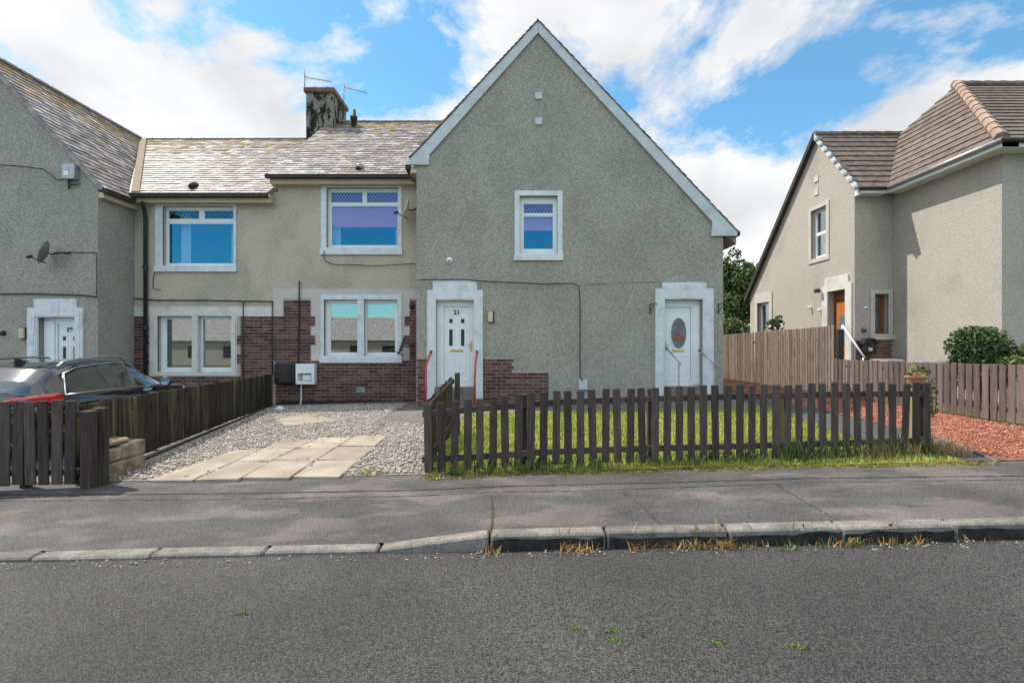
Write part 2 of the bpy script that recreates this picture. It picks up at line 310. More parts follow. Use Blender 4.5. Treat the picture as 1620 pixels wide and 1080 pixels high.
class Side(Basis):       # a wall running in depth, seen from its left
    def __init__(s, X): super().__init__((X, 0, 0), (0, 1, 0), (1, 0, 0)); s.X = X
    def px(s, x, y): Y = s.X * F / (x - CX); return (Y, ZC + (CY - y) * Y / F)
YG, YR = 12.3, 13.5
FG, FR = Front(YG), Front(YR)
rect = lambda r: [(r[0], r[1]), (r[2], r[1]), (r[2], r[3]), (r[0], r[3])]
# ------------------------------------------------------------------ ground, road, pavement
def sheet(name, poly, off, m, struct=True, n=1):
    """polygon in (X,Y) laid on the ground, cut into strips so it follows the fall of the street"""
    b = bmesh.new(); vs = [b.verts.new((x, y, 0)) for x, y in poly]; b.faces.new(vs)
    xs = [p[0] for p in poly]
    for X in np.arange(math.ceil(min(xs)), max(xs), 1.0):
        bmesh.ops.bisect_plane(b, geom=b.verts[:] + b.edges[:] + b.faces[:], plane_co=(X, 0, 0), plane_no=(1, 0, 0))
    for Y in (YB, 12.3):
        bmesh.ops.bisect_plane(b, geom=b.verts[:] + b.edges[:] + b.faces[:], plane_co=(0, Y, 0), plane_no=(0, 1, 0))
    for v in b.verts: v.co.z = G(v.co.x, max(v.co.y, YB + .001) if off >= 0 and m not in ('pave', 'road') else v.co.y) + off
    bmesh.ops.recalc_face_normals(b, faces=b.faces)
    for f in b.faces:
        if f.normal.z < 0: f.normal_flip()
    me = bpy.data.meshes.new(name); b.to_mesh(me); b.free(); me.materials.append(M[m])
    o = put(name, me)
    if struct: kind(o, 'structure')
    return o
def gridsheet(name, xs, ys, zf, m):
    V = [(x, y, zf(x, y)) for y in ys for x in xs]; n = len(xs)
    Fc = [(j * n + i, j * n + i + 1, (j + 1) * n + i + 1, (j + 1) * n + i) for j in range(len(ys) - 1) for i in range(n - 1)]
    return kind(rawmesh(name, V, Fc, m), 'structure')
gx = [-400, -150, -60, -30, -22, -12, -6, 0, 6, 12, 22, 30, 60, 150, 400]
gridsheet('ground', gx, [-400, -60, -20, -8, 0, 3.8, 5.8, 12.3, 30, 80, 400], lambda x, y: latz(x) - .06 if y < 4 else latz(x) + .04, 'soil')
gridsheet('road', [-60, -22, 22, 60], [-4.2, -1, YK + .02], lambda x, y: latz(x) - .018 * abs(y - .2) * 0, 'road')
gridsheet('pavement', list(np.arange(-22, 22.1, .25)), [YK + .135, 4.6, 5.2, YB + .02], lambda x, y: G(x, y) + .0, 'pave')
gridsheet('far_pavement', [-60, -22, 22, 60], [-7, -4.2], lambda x, y: latz(x) + .1, 'pave')
kb = bpy.data.objects.new('kerb', None); COL.objects.link(kb); kind(kb, 'structure')
bounds = [-1.02]
while bounds[0] > -11: bounds.insert(0, bounds[0] - random.uniform(.84, .95))
bounds.append(-.17)
while bounds[-1] < 11: bounds.append(bounds[-1] + random.uniform(.84, .95))
for X, X2 in zip(bounds[:-1], bounds[1:]):
    g = random.uniform(.004, .010); a, b_ = X + g, X2 - g; j = random.uniform(-.008, .008); z = latz; r4 = [random.uniform(-.004, .005) for _ in range(4)]
    ks = MB().hexa([(a, YK + j, z(a) - .1), (b_, YK + j, z(b_) - .1), (b_, YK + .145, z(b_) - .1), (a, YK + .145, z(a) - .1),
               (a, YK + j + .012, z(a) + kerb_h(a) + .002 + r4[0]), (b_, YK + j + .012, z(b_) + kerb_h(b_) + .002 + r4[1]), (b_, YK + .145, z(b_) + kerb_h(b_) + .006 + r4[2]), (a, YK + .145, z(a) + kerb_h(a) + .006 + r4[3])]).build('kerb_stone', 'kerb', kb, bevel=.014)
    if X > -.5:      # near-black skirt over the lower kerb face, uneven along its top
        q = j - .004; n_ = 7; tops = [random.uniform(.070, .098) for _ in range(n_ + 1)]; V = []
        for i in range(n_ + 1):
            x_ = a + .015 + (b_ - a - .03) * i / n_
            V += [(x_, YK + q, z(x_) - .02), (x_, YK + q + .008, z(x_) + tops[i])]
        rawmesh('dark_skirt', V, [(2 * i, 2 * i + 2, 2 * i + 3, 2 * i + 1) for i in range(n_)], 'darkface', ks)
# thin dark stripes and mossy joints on the pavement
def strip(name, px, w, m, off=.004, label=None):
    pts = [GP(*p) for p in px]; P_ = []
    for i in range(len(pts) - 1):
        n = max(2, int(math.dist(pts[i], pts[i + 1]) / .06))
        P_ += [(pts[i][0] + (pts[i + 1][0] - pts[i][0]) * k / n, pts[i][1] + (pts[i + 1][1] - pts[i][1]) * k / n) for k in range(n)]
    P_.append(pts[-1]); V = []; Fc = []
    for i, (x, y) in enumerate(P_):
        q = P_[min(i + 1, len(P_) - 1)]; p = P_[max(i - 1, 0)]; t = Vector((q[0] - p[0], q[1] - p[1])).normalized(); nn = Vector((-t.y, t.x)); ww = w * random.uniform(.25, 1.5)
        wob = random.uniform(-.15, .15) * w
        for s in (-1, 1): X_, Y_ = x + nn.x * (ww * s + wob), y + nn.y * (ww * s + wob); V.append((X_, Y_, G(X_, Y_) + off))
    for i in range(len(P_) - 1): Fc.append((2 * i, 2 * i + 1, 2 * i + 3, 2 * i + 2))
    return kind(rawmesh(name, V, Fc, m), 'stuff', label)
strip('dark_stripe', [(-60, 783), (330, 781), (640, 776), (900, 767), (1300, 756), (1680, 752)], .014, 'stripe', label='dark stripe running along the whole pavement')
strip('dark_stripe', [(-60, 793), (330, 790), (640, 785), (900, 777), (1300, 763), (1680, 758)], .006, 'stripe', label='thinner dark stripe just nearer the kerb')
strip('mossy_joint', [(778, 783), (780, 815), (777, 842)], .005, 'stripe', label='mossy joint across the pavement left of centre')
strip('mossy_joint', [(985, 779), (1015, 800), (1052, 836)], .006, 'stripe', label='dark joint across the middle of the pavement')
strip('mossy_joint', [(1228, 766), (1275, 795), (1335, 828)], .005, 'stripe', label='mossy joint across the pavement on the right')
# front garden, drive, paths
lawn_poly = [(-.98, 5.82), (5.25, 5.82), (4.75, 6.4), (5.35, 10.6), (-.98, 10.6)]
sheet('lawn', lawn_poly, .012, 'lawn')
FA, FB = (-4.98, 5.75), (-6.3, 13.25)      # boundary fence between the two drives
sheet('gravel_drive', [(-4.80, 5.82), (-1.0, 5.82), (-1.0, 10.6), (-2.66, 10.6), (-2.66, 9.7), (-2.66, 13.5), (-6.3, 13.5)], .006, 'gravelbed')
sheet('front_path', [(-2.62, 9.75), (-.99, 9.55), (-.99, 10.62), (5.36, 10.62), (5.36, 12.32), (-2.3, 12.32), (-2.3, 13.5), (-2.62, 13.5)], .02, 'pathlit')
edge = [GP(1660, 762), GP(1480, 692), (6.25, 12.0), (6.4, 20)]
sheet('side_path', [(5.26, 5.82), (edge[0][0] + .25, 5.82), (5.98, 7.1), (6.25, 12), (6.4, 22), (5.15, 22), (5.15, 12.33), (5.37, 12.3), (5.37, 10.6), (4.77, 6.4)], .016, 'path')
sheet('red_chip_bed', [(edge[0][0] + .30, 5.82), (8.0, 5.82), (8.0, 22), (6.45, 22), (6.3, 12), (6.03, 7.1)], .010, 'redbed')
sheet('neighbour_drive', [(-16, 5.82), (-4.85, 5.82), (-6.35, 13.5), (-16, 13.5)], .008, 'pathlit')
MB().hexa([(edge[0][0] + .26, 5.75, .2), (edge[0][0] + .29, 5.75, .2), (6.02, 7.1, .2), (5.99, 7.1, .2), (edge[0][0] + .26, 5.75, .262), (edge[0][0] + .29, 5.75, .262), (6.02, 7.1, .275), (5.99, 7.1, .275)]).build('path_edging', 'kerb')
kind(bpy.data.objects['path_edging'], 'structure')
# paving slabs of the drive (lines read off the photograph, laid on the ground)
def zp(x, y): return (200 + x / 3.375, 630 + y / 3.375)
lines = {'a': [(60, 470), (125, 445), (600, 280)], 'b': [(340, 457), (700, 290), (915, 190)], 'c': [(595, 450), (770, 345), (1010, 228)], 'd': [(870, 440), (1020, 335), (1260, 180)], 'e': [(1140, 430), (1250, 335), (1400, 200)]}
def on(l, y):
    p = lines[l]
    for i in range(len(p) - 1):
        if y >= p[i + 1][1] or i == len(p) - 2:
            t = (y - p[i][1]) / (p[i + 1][1] - p[i][1]); return (p[i][0] + t * (p[i + 1][0] - p[i][0]), y)
SLABS = []
rows = {'ab': [452, 352, 285], 'bc': [448, 346, 278, 225], 'cd': [440, 342, 276, 218], 'de': [432, 340, 264, 205]}
sroot = bpy.data.objects.new('slab_paving', None); COL.objects.link(sroot); kind(sroot, 'structure')
def slab(quad, parent=sroot):
    w = [Vector(q) for q in quad]; c = sum(w, Vector((0, 0))) / 4
    w = [p + (c - p).normalized() * .016 for p in w]; t = [random.uniform(-.006, .008) for _ in w]
    SLABS.append([(p.x, p.y) for p in w])
    MB().hexa([(p.x, p.y, G(p.x, max(YB + .01, p.y)) - .02) for p in w] + [(p.x, p.y, G(p.x, max(YB + .01, p.y)) + .03 + e) for p, e in zip(w, t)]).build('paving_slab', 'slab', parent, bevel=.006)
for k, r in rows.items():
    for i in range(len(r) - 1): slab([GP(*zp(*on(k[0], r[i]))), GP(*zp(*on(k[1], r[i]))), GP(*zp(*on(k[1], r[i + 1]))), GP(*zp(*on(k[0], r[i + 1])))])
slab([GP(*zp(*p)) for p in ((850, 152), (1130, 128), (1010, 88), (790, 118))])
def inpoly(x, y, poly):
    c = False; n = len(poly)
    for i in range(n):
        (x1, y1), (x2, y2) = poly[i], poly[i - 1]
        if (y1 > y) != (y2 > y) and x < (x2 - x1) * (y - y1) / (y2 - y1) + x1: c = not c
    return c
def stones(name, poly, n, smin, smax, m, excl=(), zoff=.012, flat=.6, label=None, keep=0.0, ymin=YB + .01):
    xs = [p[0] for p in poly]; ys = [p[1] for p in poly]; pts = []
    while len(pts) < n:
        x, y = random.uniform(min(xs), max(xs)), random.uniform(min(ys), max(ys))
        if not inpoly(x, y, poly): continue
        if any(inpoly(x, y, e) for e in excl):
            if random.random() > keep: continue
            pts.append((x, y, G(x, max(YB + .01, y)) + .042)); continue
        pts.append((x, y, G(x, max(ymin, y)) + zoff + random.uniform(0, .012)))
    P_ = np.array(pts); n = len(P_)
    oct_ = np.array([(1, 0, 0), (0, 1, 0), (-1, 0, 0), (0, -1, 0), (0, 0, 1), (0, 0, -1)], float)
    s = rng.uniform(smin, smax, (n, 1, 1)); v = oct_[None] * s * rng.uniform(.6, 1.35, (n, 6, 1)); v[:, :, 2] *= flat
    a = rng.uniform(0, 6.3, n); ca, sa = np.cos(a)[:, None], np.sin(a)[:, None]
    x = v[:, :, 0] * ca - v[:, :, 1] * sa; y = v[:, :, 0] * sa + v[:, :, 1] * ca; tl = rng.uniform(-.5, .5, (n, 1))
    V = np.stack([x + P_[:, None, 0], y + P_[:, None, 1], v[:, :, 2] + x * tl + P_[:, None, 2]], -1).reshape(-1, 3)
    f = np.array([(0, 1, 4), (1, 2, 4), (2, 3, 4), (3, 0, 4), (1, 0, 5), (2, 1, 5), (3, 2, 5), (0, 3, 5)])
    return kind(npmesh(name, V, (f[None] + (np.arange(n) * 6)[:, None, None]).reshape(-1, 3), m), 'stuff', label)
drive = [(-4.62, 5.86), (-1.06, 5.86), (-1.06, 9.5), (-2.66, 9.75), (-2.66, 12.9), (-6.15, 12.9)]
stones('gravel', drive, 15000, .010, .024, 'gravel', SLABS, label='pale buff gravel chips covering the drive', keep=.008)
stones('red_chips', [(edge[0][0] + .34, 5.9), (7.95, 5.9), (7.95, 16), (6.4, 16), (6.05, 7.1)], 14000, .010, .022, 'red', label='red stone chips beside the right boundary fence')
stones('gutter_grit', [(-9, 3.70), (9, 3.70), (9, 3.82), (-9, 3.82)], 500, .004, .012, 'gravel', zoff=.0, ymin=0, label='loose grit in the road gutter')
# ------------------------------------------------------------------ grass and weeds
def blades(name, pts, hmin, hmax, w, m, lean=.5, label=None, parent=None):
    P_ = np.array(pts, float); n = len(P_); h = rng.uniform(hmin, hmax, n); a = rng.uniform(0, 6.283, n); l = rng.uniform(0, lean, n) * h
    b = rng.uniform(0, 6.283, n); wx, wy = np.cos(b) * w, np.sin(b) * w; dx, dy = np.cos(a) * l, np.sin(a) * l
    V = np.zeros((n, 5, 3)); z = P_[:, 2]
    V[:, 0] = np.stack([P_[:, 0] - wx, P_[:, 1] - wy, z], -1); V[:, 1] = np.stack([P_[:, 0] + wx, P_[:, 1] + wy, z], -1)
    V[:, 2] = np.stack([P_[:, 0] + wx * .8 + dx * .4, P_[:, 1] + wy * .8 + dy * .4, z + h * .6], -1); V[:, 3] = np.stack([P_[:, 0] - wx * .8 + dx * .4, P_[:, 1] - wy * .8 + dy * .4, z + h * .6], -1)
    V[:, 4] = np.stack([P_[:, 0] + dx, P_[:, 1] + dy, z + h * .98], -1)
    f = np.array([(0, 1, 2), (0, 2, 3), (3, 2, 4)])
    o = npmesh(name, V.reshape(-1, 3), (f[None] + (np.arange(n) * 5)[:, None, None]).reshape(-1, 3), m, parent)
    return kind(o, 'stuff', label) if parent is None else o
pts = []
while len(pts) < 42000:
    x, y = random.uniform(-1, 5.4), 5.85 + 4.8 * random.random() ** 1.1
    if inpoly(x, y, lawn_poly): pts.append((x, y, G(x, max(y, YB + .01)) + .01))
blades('lawn_grass', pts, .02, .06, .006, 'grass', .7, 'short yellow green lawn grass behind the picket fence')
def clumps(n, f, per, sx, sy):
    o = []
    for _ in range(n):
        x, y = f(); k = random.randint(*per)
        for _ in range(k):
            X_, Y_ = x + random.gauss(0, sx), y + random.gauss(0, sy); o.append((X_, Y_, G(X_, Y_) + .003))
    return o
jp = []
for (xa, ya), (xb, yb) in (((778, 783), (780, 815)), ((780, 815), (777, 842)), ((1228, 766), (1275, 795)), ((1275, 795), (1335, 828))):
    for _ in range(110): t_ = random.random(); X_, Y_ = GP(xa + (xb - xa) * t_, ya + (yb - ya) * t_); X_ += random.gauss(0, .007); jp.append((X_, Y_, G(X_, Y_)))
blades('joint_moss', jp, .002, .007, .006, 'mossb', 1.5, 'flecks of moss in the pavement joints')
fy = lambda X: 5.86 + .37 * (X + 1.0) / 6.15     # line of the picket fence
def fpos(a, b): 
    def g(): X_ = random.uniform(a, b); return X_, fy(X_) - random.uniform(-.12, .16)
    return g
blades('verge_moss', clumps(420, lambda: (lambda X_: (X_, min(fy(X_), 5.96) - random.uniform(.03, .30) ** 1.0 * (1 if random.random() < .7 else .6)))(random.uniform(-1.0, 5.4)), (20, 60), .05, .016), .004, .020, .006, 'mossb', 1.5, 'yellow green moss along the foot of the picket fence')
blades('fence_grass', clumps(85, fpos(-.8, 5.2), (5, 22), .06, .05), .03, .14, .004, 'verge', 1.2, 'long grass growing through the foot of the picket fence')
blades('fence_weeds', clumps(70, fpos(-.7, 5.25), (4, 14), .05, .05), .04, .20, .010, 'weed', .9, 'broad leaved weeds along the picket fence')
blades('tall_weeds', clumps(26, fpos(3.0, 5.2), (10, 22), .05, .04), .12, .36, .005, 'weed', .7, 'taller weeds at the right end of the picket fence')
blades('dry_verge_grass', clumps(36, fpos(4.2, 5.55), (10, 26), .07, .06), .05, .24, .004, 'straw', 1.0, 'dry grass at the right end of the picket fence')
def kpos(a, b):
    def g(): x = random.uniform(a, b); X_, _ = GP(x, 868); return X_, YK - abs(random.gauss(0, .035)) - .012
    return g
blades('gutter_grass', clumps(9, kpos(885, 955), (5, 34), .05, .02) + clumps(16, kpos(1010, 1170), (5, 34), .06, .02) + clumps(16, kpos(1170, 1620), (4, 16), .06, .015) + clumps(5, kpos(765, 790), (10, 20), .03, .03), (.012), .085, .003, 'straw', 1.8, 'dry orange grass in the gutter against the kerb')
blades('gutter_weeds', clumps(16, kpos(1060, 1460), (5, 9), .03, .02), (.02), .07, .007, 'weed', 1.0, 'small green weeds in the gutter')
blades('drive_weeds', clumps(7, lambda: GP(*random.choice([(505, 680), (515, 668), (580, 750), (600, 750), (620, 749), (500, 662)])), (8, 18), .05, .05), .03, .10, .008, 'grass', .9, 'small green weeds on the gravel drive')
for i, (x, y, lb) in enumerate([(385, 970, 'left'), (912, 995, 'centre'), (968, 998, 'right of centre'), (975, 1012, 'nearest the centre'), (1135, 1017, 'right'), (1265, 1023, 'far right')]):
    X_, Y_ = GP(x, y); blades('algae_patch', [(X_ + random.gauss(0, .03), Y_ + random.gauss(0, .016), G(X_, Y_)) for _ in range(90)], .004, .010, .004, 'algae', 2.0, 'faint green growth on the road, ' + lb)
# ------------------------------------------------------------------ building helpers
def wall(parent, name, b, outer, holes, m, thick=.28, d0=0): return MB(b).prism(outer, d0, d0 + thick, holes).build(name, m, parent)
BR = {}
def brick_mesh(L_, m):
    k = (round(L_, 2), m)
    if k not in BR: BR[k] = MB().box(0, L_, 0, .03, 0, .072).mesh('brick', m)
    return BR[k]
def bricks(parent, b, rects, proud=.012, m='brick', course=.0843, length=.255, limit=300, first=0):
    """running bond over the union of rects (u0,v0,u1,v1); mortar bed behind; returns number of single bricks"""
    mb = MB(b)
    for r in rects: mb.box(r[0], r[2], -proud + .006, .02, r[1], r[3])
    mb.build('mortar_bed', 'mortar', parent)
    v0 = min(r[1] for r in rects); v1 = max(r[3] for r in rects); L_ = []
    for j in range(int((v1 - v0) / course)):
        v = v0 + j * course + .006; iv = sorted([r[0], r[2]] for r in rects if r[1] <= v + .03 <= r[3]); mg = []
        for a in iv:
            if mg and a[0] <= mg[-1][1] + .01: mg[-1][1] = max(mg[-1][1], a[1])
            else: mg.append(list(a))
        for a0, a1 in mg:
            u = math.floor(a0 / length) * length + (length / 2 if j % 2 else 0) - length
            while u < a1:
                s, e = max(u, a0) + .006, min(u + length, a1) - .006
                if e - s > .04: L_.append((s, v, e - s))
                u += length
    L_.sort(key=lambda q: -q[2]); rot = Matrix((b.u, b.n, Vector((0, 0, 1)))).transposed().to_4x4()
    rest = MB(b)
    for i, (u, v, l) in enumerate(L_):
        j = random.uniform(0, .004)
        if i + first < limit:
            o = put('brick', brick_mesh(l, 'brick_r' if random.random() < .05 else m), parent)
            o.matrix_local = Matrix.Translation(b(u, -proud - j, v)) @ rot
        else: rest.box(u, u + l, -proud - j, .01, v, v + .072)
    if rest.v: kind(rest.build('bricks', 'brick_i', parent), 'stuff')
    return min(len(L_), max(0, limit - first))
def teeth(x_in, x_out, y0, y1, side, n, fr):   # toothed brick edge: alternating rects in pixels
    o = []; h = (y1 - y0) / n
    for i in range(n):
        if i % 2 == 0: continue
        o.append(fr.r(min(x_in, x_out), y0 + i * h, max(x_in, x_out), y0 + (i + 1) * h))
    return o
def surround(parent, b, ro, ri, m='white', proud=.03, name='window_surround'):
    return MB(b).prism(rect(ro), -proud, .03, [rect(ri)]).build(name, m, parent, bevel=.006)
def bar_frame(mb, r, w, d0, d1):
    u0, v0, u1, v1 = r
    mb.box(u0, u1, d0, d1, v0, v0 + w); mb.box(u0, u1, d0, d1, v1 - w, v1); mb.box(u0, u0 + w, d0, d1, v0 + w, v1 - w); mb.box(u1 - w, u1, d0, d1, v0 + w, v1 - w)
def window(parent, b, r, panes, d=.11, w=.05, m='upvc', gm='glass', lattice=(), interior=True, wins=None, sill=True):
    """r opening; panes list of (u0,v0,u1,v1): each a casement frame with its own pane"""
    f = MB(b).prism(rect(r), d, d + .06, [rect(p) for p in panes]).build('window', m, parent)
    for i, p in enumerate(panes):
        mb = MB(b); bar_frame(mb, p, w * .55, d + .012, d + .05); mb.build('sash', m, f)
        q = (p[0] + w * .5, p[1] + w * .5, p[2] - w * .5, p[3] - w * .5)
        MB(b).box(q[0], q[2], d + .028, d + .034, q[1], q[3]).build('pane', gm, f)
        if i in lattice:
            mb = MB(b); s = .085; h = q[3] - q[1]; n = int((q[2] - q[0]) / s) + 4
            for k in range(-4, n):
                for sg in (1, -1):
                    a = (q[0] + k * s, q[1] if sg > 0 else q[3]); e = (a[0] + h * .62, q[3] if sg > 0 else q[1])
                    t0 = max(0, (q[0] - a[0]) / (e[0] - a[0])); t1 = min(1, (q[2] - a[0]) / (e[0] - a[0]))
                    if t1 <= t0: continue
                    A = [a[0] + (e[0] - a[0]) * t for t in (t0, t1)]; B_ = [a[1] + (e[1] - a[1]) * t for t in (t0, t1)]
                    mb.tube([b(A[0], d + .026, B_[0]), b(A[1], d + .026, B_[1])], .0065, 4)
            mb.build('lead_lattice', 'black', f)
    if sill: MB(b).box(r[0], r[2], -.05, d, r[1] - .06, r[1] + .012).build('sill', 'white' if m == 'upvc' else m, f, bevel=.006)
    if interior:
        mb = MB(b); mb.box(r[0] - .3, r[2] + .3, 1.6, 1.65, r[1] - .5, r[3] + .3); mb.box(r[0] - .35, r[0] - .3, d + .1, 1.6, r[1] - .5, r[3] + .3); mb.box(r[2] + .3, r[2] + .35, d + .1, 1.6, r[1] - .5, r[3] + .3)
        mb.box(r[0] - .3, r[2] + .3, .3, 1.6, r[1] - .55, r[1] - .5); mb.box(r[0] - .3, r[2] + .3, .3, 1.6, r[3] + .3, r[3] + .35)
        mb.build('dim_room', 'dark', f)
    return f
def drape(f, b, u0, u1, v0, v1, d, m='curtain', folds=5, amp=.03):
    V = []; n = folds * 6; k = len(f.children)
    for i in range(n + 1):
        t = i / n; u = u0 + (u1 - u0) * t; dd = d + amp * math.sin(t * folds * 6.283)
        V += [tuple(b(u, dd, v0)), tuple(b(u, dd, v1))]
    return rawmesh('curtain', V, [(2 * i, 2 * i + 2, 2 * i + 3, 2 * i + 1) for i in range(n)], m, f, True)
def text(s, b, u, v, size, d, m, parent, name='house_number'):
    cu = bpy.data.curves.new('t', 'FONT'); cu.body = s; cu.size = size; cu.extrude = .004; cu.align_x = 'CENTER'; cu.offset = .004
    to = bpy.data.objects.new('t', cu); me = bpy.data.meshes.new_from_object(to); bpy.data.objects.remove(to)
    me.materials.clear(); me.materials.append(M[m])
    me.transform(Matrix((b.u, Vector((0, 0, 1)), -b.n)).transposed().to_4x4()); me.transform(Matrix.Translation(b(u, d, v)))
    return put(name, me, parent)
SLM = {}
def slates(parent, O, U, V, extent, vmax, w=.26, g=.18, limit=300, m='slate', mi='slate_i', camd=True):
    """courses of slates on a slope: O eave corner, U along the eave, V up the slope; extent(v) -> (u0,u1)"""
    O, U, V = Vector(O), Vector(U).normalized(), Vector(V).normalized(); N = U.cross(V).normalized()
    if N.z < 0: N = -N
    tilt = .024; L_ = []
    j = 0; v = -.03
    while v < vmax:
        e = extent(max(v, 0))
        if e:
            u = e[0] - (w / 2 if j % 2 else 0)
            while u < e[1]:
                a, c = max(u, e[0]), min(u + w, e[1])
                if c - a > .05: L_.append((a + .005, c - .005, v + random.uniform(-.022, .014)))
                u += w
        v += g; j += 1
    def corners(a, c, v):
        vt = min(v + g * 1.25, vmax + .02); r_ = random.uniform(-.003, .004); k = random.uniform(-.006, .006)
        b4 = [O + U * a + V * (v + k) + N * (tilt + r_), O + U * c + V * (v - k) + N * (tilt + r_ + random.uniform(-.003, .003)), O + U * c + V * vt + N * .004, O + U * a + V * vt + N * .004]
        return [p - N * .009 for p in b4] + b4
    L_.sort(key=lambda q: (O + U * q[0] + V * q[2]).length); rest = MB(); lich = MB()
    for i, (a, c, v) in enumerate(L_):
        moss_ = random.random() < sst(.55, 1.05, v / vmax) * .85
        if i < limit: MB().hexa(corners(a, c, v)).build('slate', 'slate_l' if moss_ else m, parent)
        elif moss_: lich.hexa(corners(a, c, v))
        else: rest.hexa(corners(a, c, v))
    if rest.v: kind(rest.build('slates', mi, parent), 'stuff')
    if lich.v: kind(lich.build('lichened_slates', 'slate_l', parent), 'stuff', 'slates with orange lichen near the ridge')
def slab_quad(parent, name, pts, thick, m):     # a roof plane: 4 world points (loop), thickened downwards
    p = [Vector(q) for q in pts]; N = (p[1] - p[0]).cross(p[2] - p[0]).normalized(); N = N if N.z > 0 else -N
    return MB().hexa([q - N * thick for q in p] + p).build(name, m, parent)
def tubeobj(name, pts, r, m, parent=None, seg=6): return MB().tube(pts, r, seg).build(name, m, parent, smooth=True)
# ================================================================== HOUSE 21 (gable in front, recessed bay to its left)
H = thing('house', 'large grey roughcast house with tall front gable and two white doors, numbered 21', 'house')
XL, XRt = FG.px(659, 0)[0], FG.px(1144, 0)[0]
eL, eR, ap = FG.px(652, 268), FG.px(1160, 376), FG.px(851, 44)
w1 = FG.r(822, 310, 882, 402); d1o = FG.r(690, 475, 750, 660); d2o = FG.r(1051, 474, 1111, 660)
outer = [(XL, -.3), (XRt, -.3), (XRt, FG.px(0, 358)[1]), (ap[0], ap[1] - .1), (XL, FG.px(0, 262)[1])]
d1h = [(d1o[0], .1), (d1o[2], .1), (d1o[2], d1o[3]), (d1o[0], d1o[3])]; d2h = [(d2o[0], .1), (d2o[2], .1), (d2o[2], d2o[3]), (d2o[0], d2o[3])]
gw = wall(H, 'gable_wall', FG, outer, [rect(w1), d1h, d2h], 'harl')
rz = FR.px(0, 288)[1]; Xb = -6.25
u1 = FR.r(517, 297, 630, 392); l1 = FR.r(513, 474, 629, 563)
rw = wall(H, 'recessed_wall', FR, [(Xb, -.4), (XL + .2, -.4), (XL + .2, rz + .3), (Xb, rz + .3)], [rect(u1), rect(l1)], 'harl_warm')
MB().box(XRt - .28, XRt - .003, YG + .28, 22, -.3, FG.px(0, 372)[1]).box(XL + .003, XL + .28, YG + .28, 22, -.3, FG.px(0, 270)[1]).box(Xb, XRt, 21.7, 22, -.3, 4.5).build('rear_and_side_walls', 'harl', H)
# gable roof
roof = MB().hexa([(eL[0] - .05, YG + .02, eL[1] - .14), (ap[0], YG + .02, ap[1] - .16), (ap[0], 22.2, ap[1] - .16), (eL[0] - .05, 22.2, eL[1] - .14), (eL[0] - .05, YG + .02, eL[1]), (ap[0], YG + .02, ap[1]), (ap[0], 22.2, ap[1]), (eL[0] - .05, 22.2, eL[1])]).build('gable_roof', 'slate_i', H)
MB().hexa([(ap[0], YG + .02, ap[1] - .16), (eR[0] + .08, YG + .02, eR[1] - .16), (eR[0] + .08, 22.2, eR[1] - .16), (ap[0], 22.2, ap[1] - .16), (ap[0], YG + .02, ap[1]), (eR[0] + .08, YG + .02, eR[1]), (eR[0] + .08, 22.2, eR[1]), (ap[0], 22.2, ap[1])]).build('roof_slope', 'slate_i', roof)
for a, c in ((FG.px(649, 252), FG.px(851, 36)), (FG.px(1167, 370), FG.px(851, 36))):           # slates along the verge
    A, C = Vector((a[0], 0, a[1])), Vector((c[0], 0, c[1])); n = 34; t = (C - A).normalized(); nn = Vector((-t.z, 0, t.x)); nn = nn if nn.z > 0 else -nn
    for i in range(n):
        p = A.lerp(C, i / n); q = A.lerp(C, (i + 1.25) / n); o1 = nn * random.uniform(.022, .032)
        f = lambda s, y: (s.x, y, s.z)
        y0 = YG - .085 + random.uniform(-.008, .008)
        MB().hexa([f(p + o1, y0), f(p + o1, YG + .3), f(q + nn * .006, YG + .3), f(q + nn * .006, y0), f(p + o1 + nn * .012, y0), f(p + o1 + nn * .012, YG + .3), f(q + nn * .016, YG + .3), f(q + nn * .016, y0)]).build('verge_slate', 'slate', roof)
# barge boards with flared feet
bl = [FG.px(*p) for p in ((851, 36), (851, 54), (680, 246), (679, 262), (647, 262), (650, 252), (664, 238))]
MB(FG).prism(bl, -.06, -.012).build('barge_board', 'barge', H, bevel=.004)
br = [FG.px(*p) for p in ((851.3, 54), (851.3, 36), (1150, 352), (1166, 368), (1164, 374), (1124, 374), (1126, 352))]
MB(FG).prism(br, -.06, -.012).build('barge_board', 'barge', H, bevel=.004)
# eaves gutter running back on the left of the gable, and right gutter end
gl_ = FG.px(648, 262)
MB().box(gl_[0] - .10, gl_[0] + .02, YG - .02, YR - .2, gl_[1] - .10, gl_[1] + .02).build('gutter', 'gutter', H)
MB().box(gl_[0] + .03, XL - .004, YG + .0, YR - .01, gl_[1] - .18, gl_[1] - .08).build('soffit', 'soffit', H)
gr_ = FG.px(1164, 369); MB().box(gr_[0] - .02, gr_[0] + .1, YG - .02, 22, gr_[1] - .06, gr_[1] + .04).build('gutter', 'gutter', H)
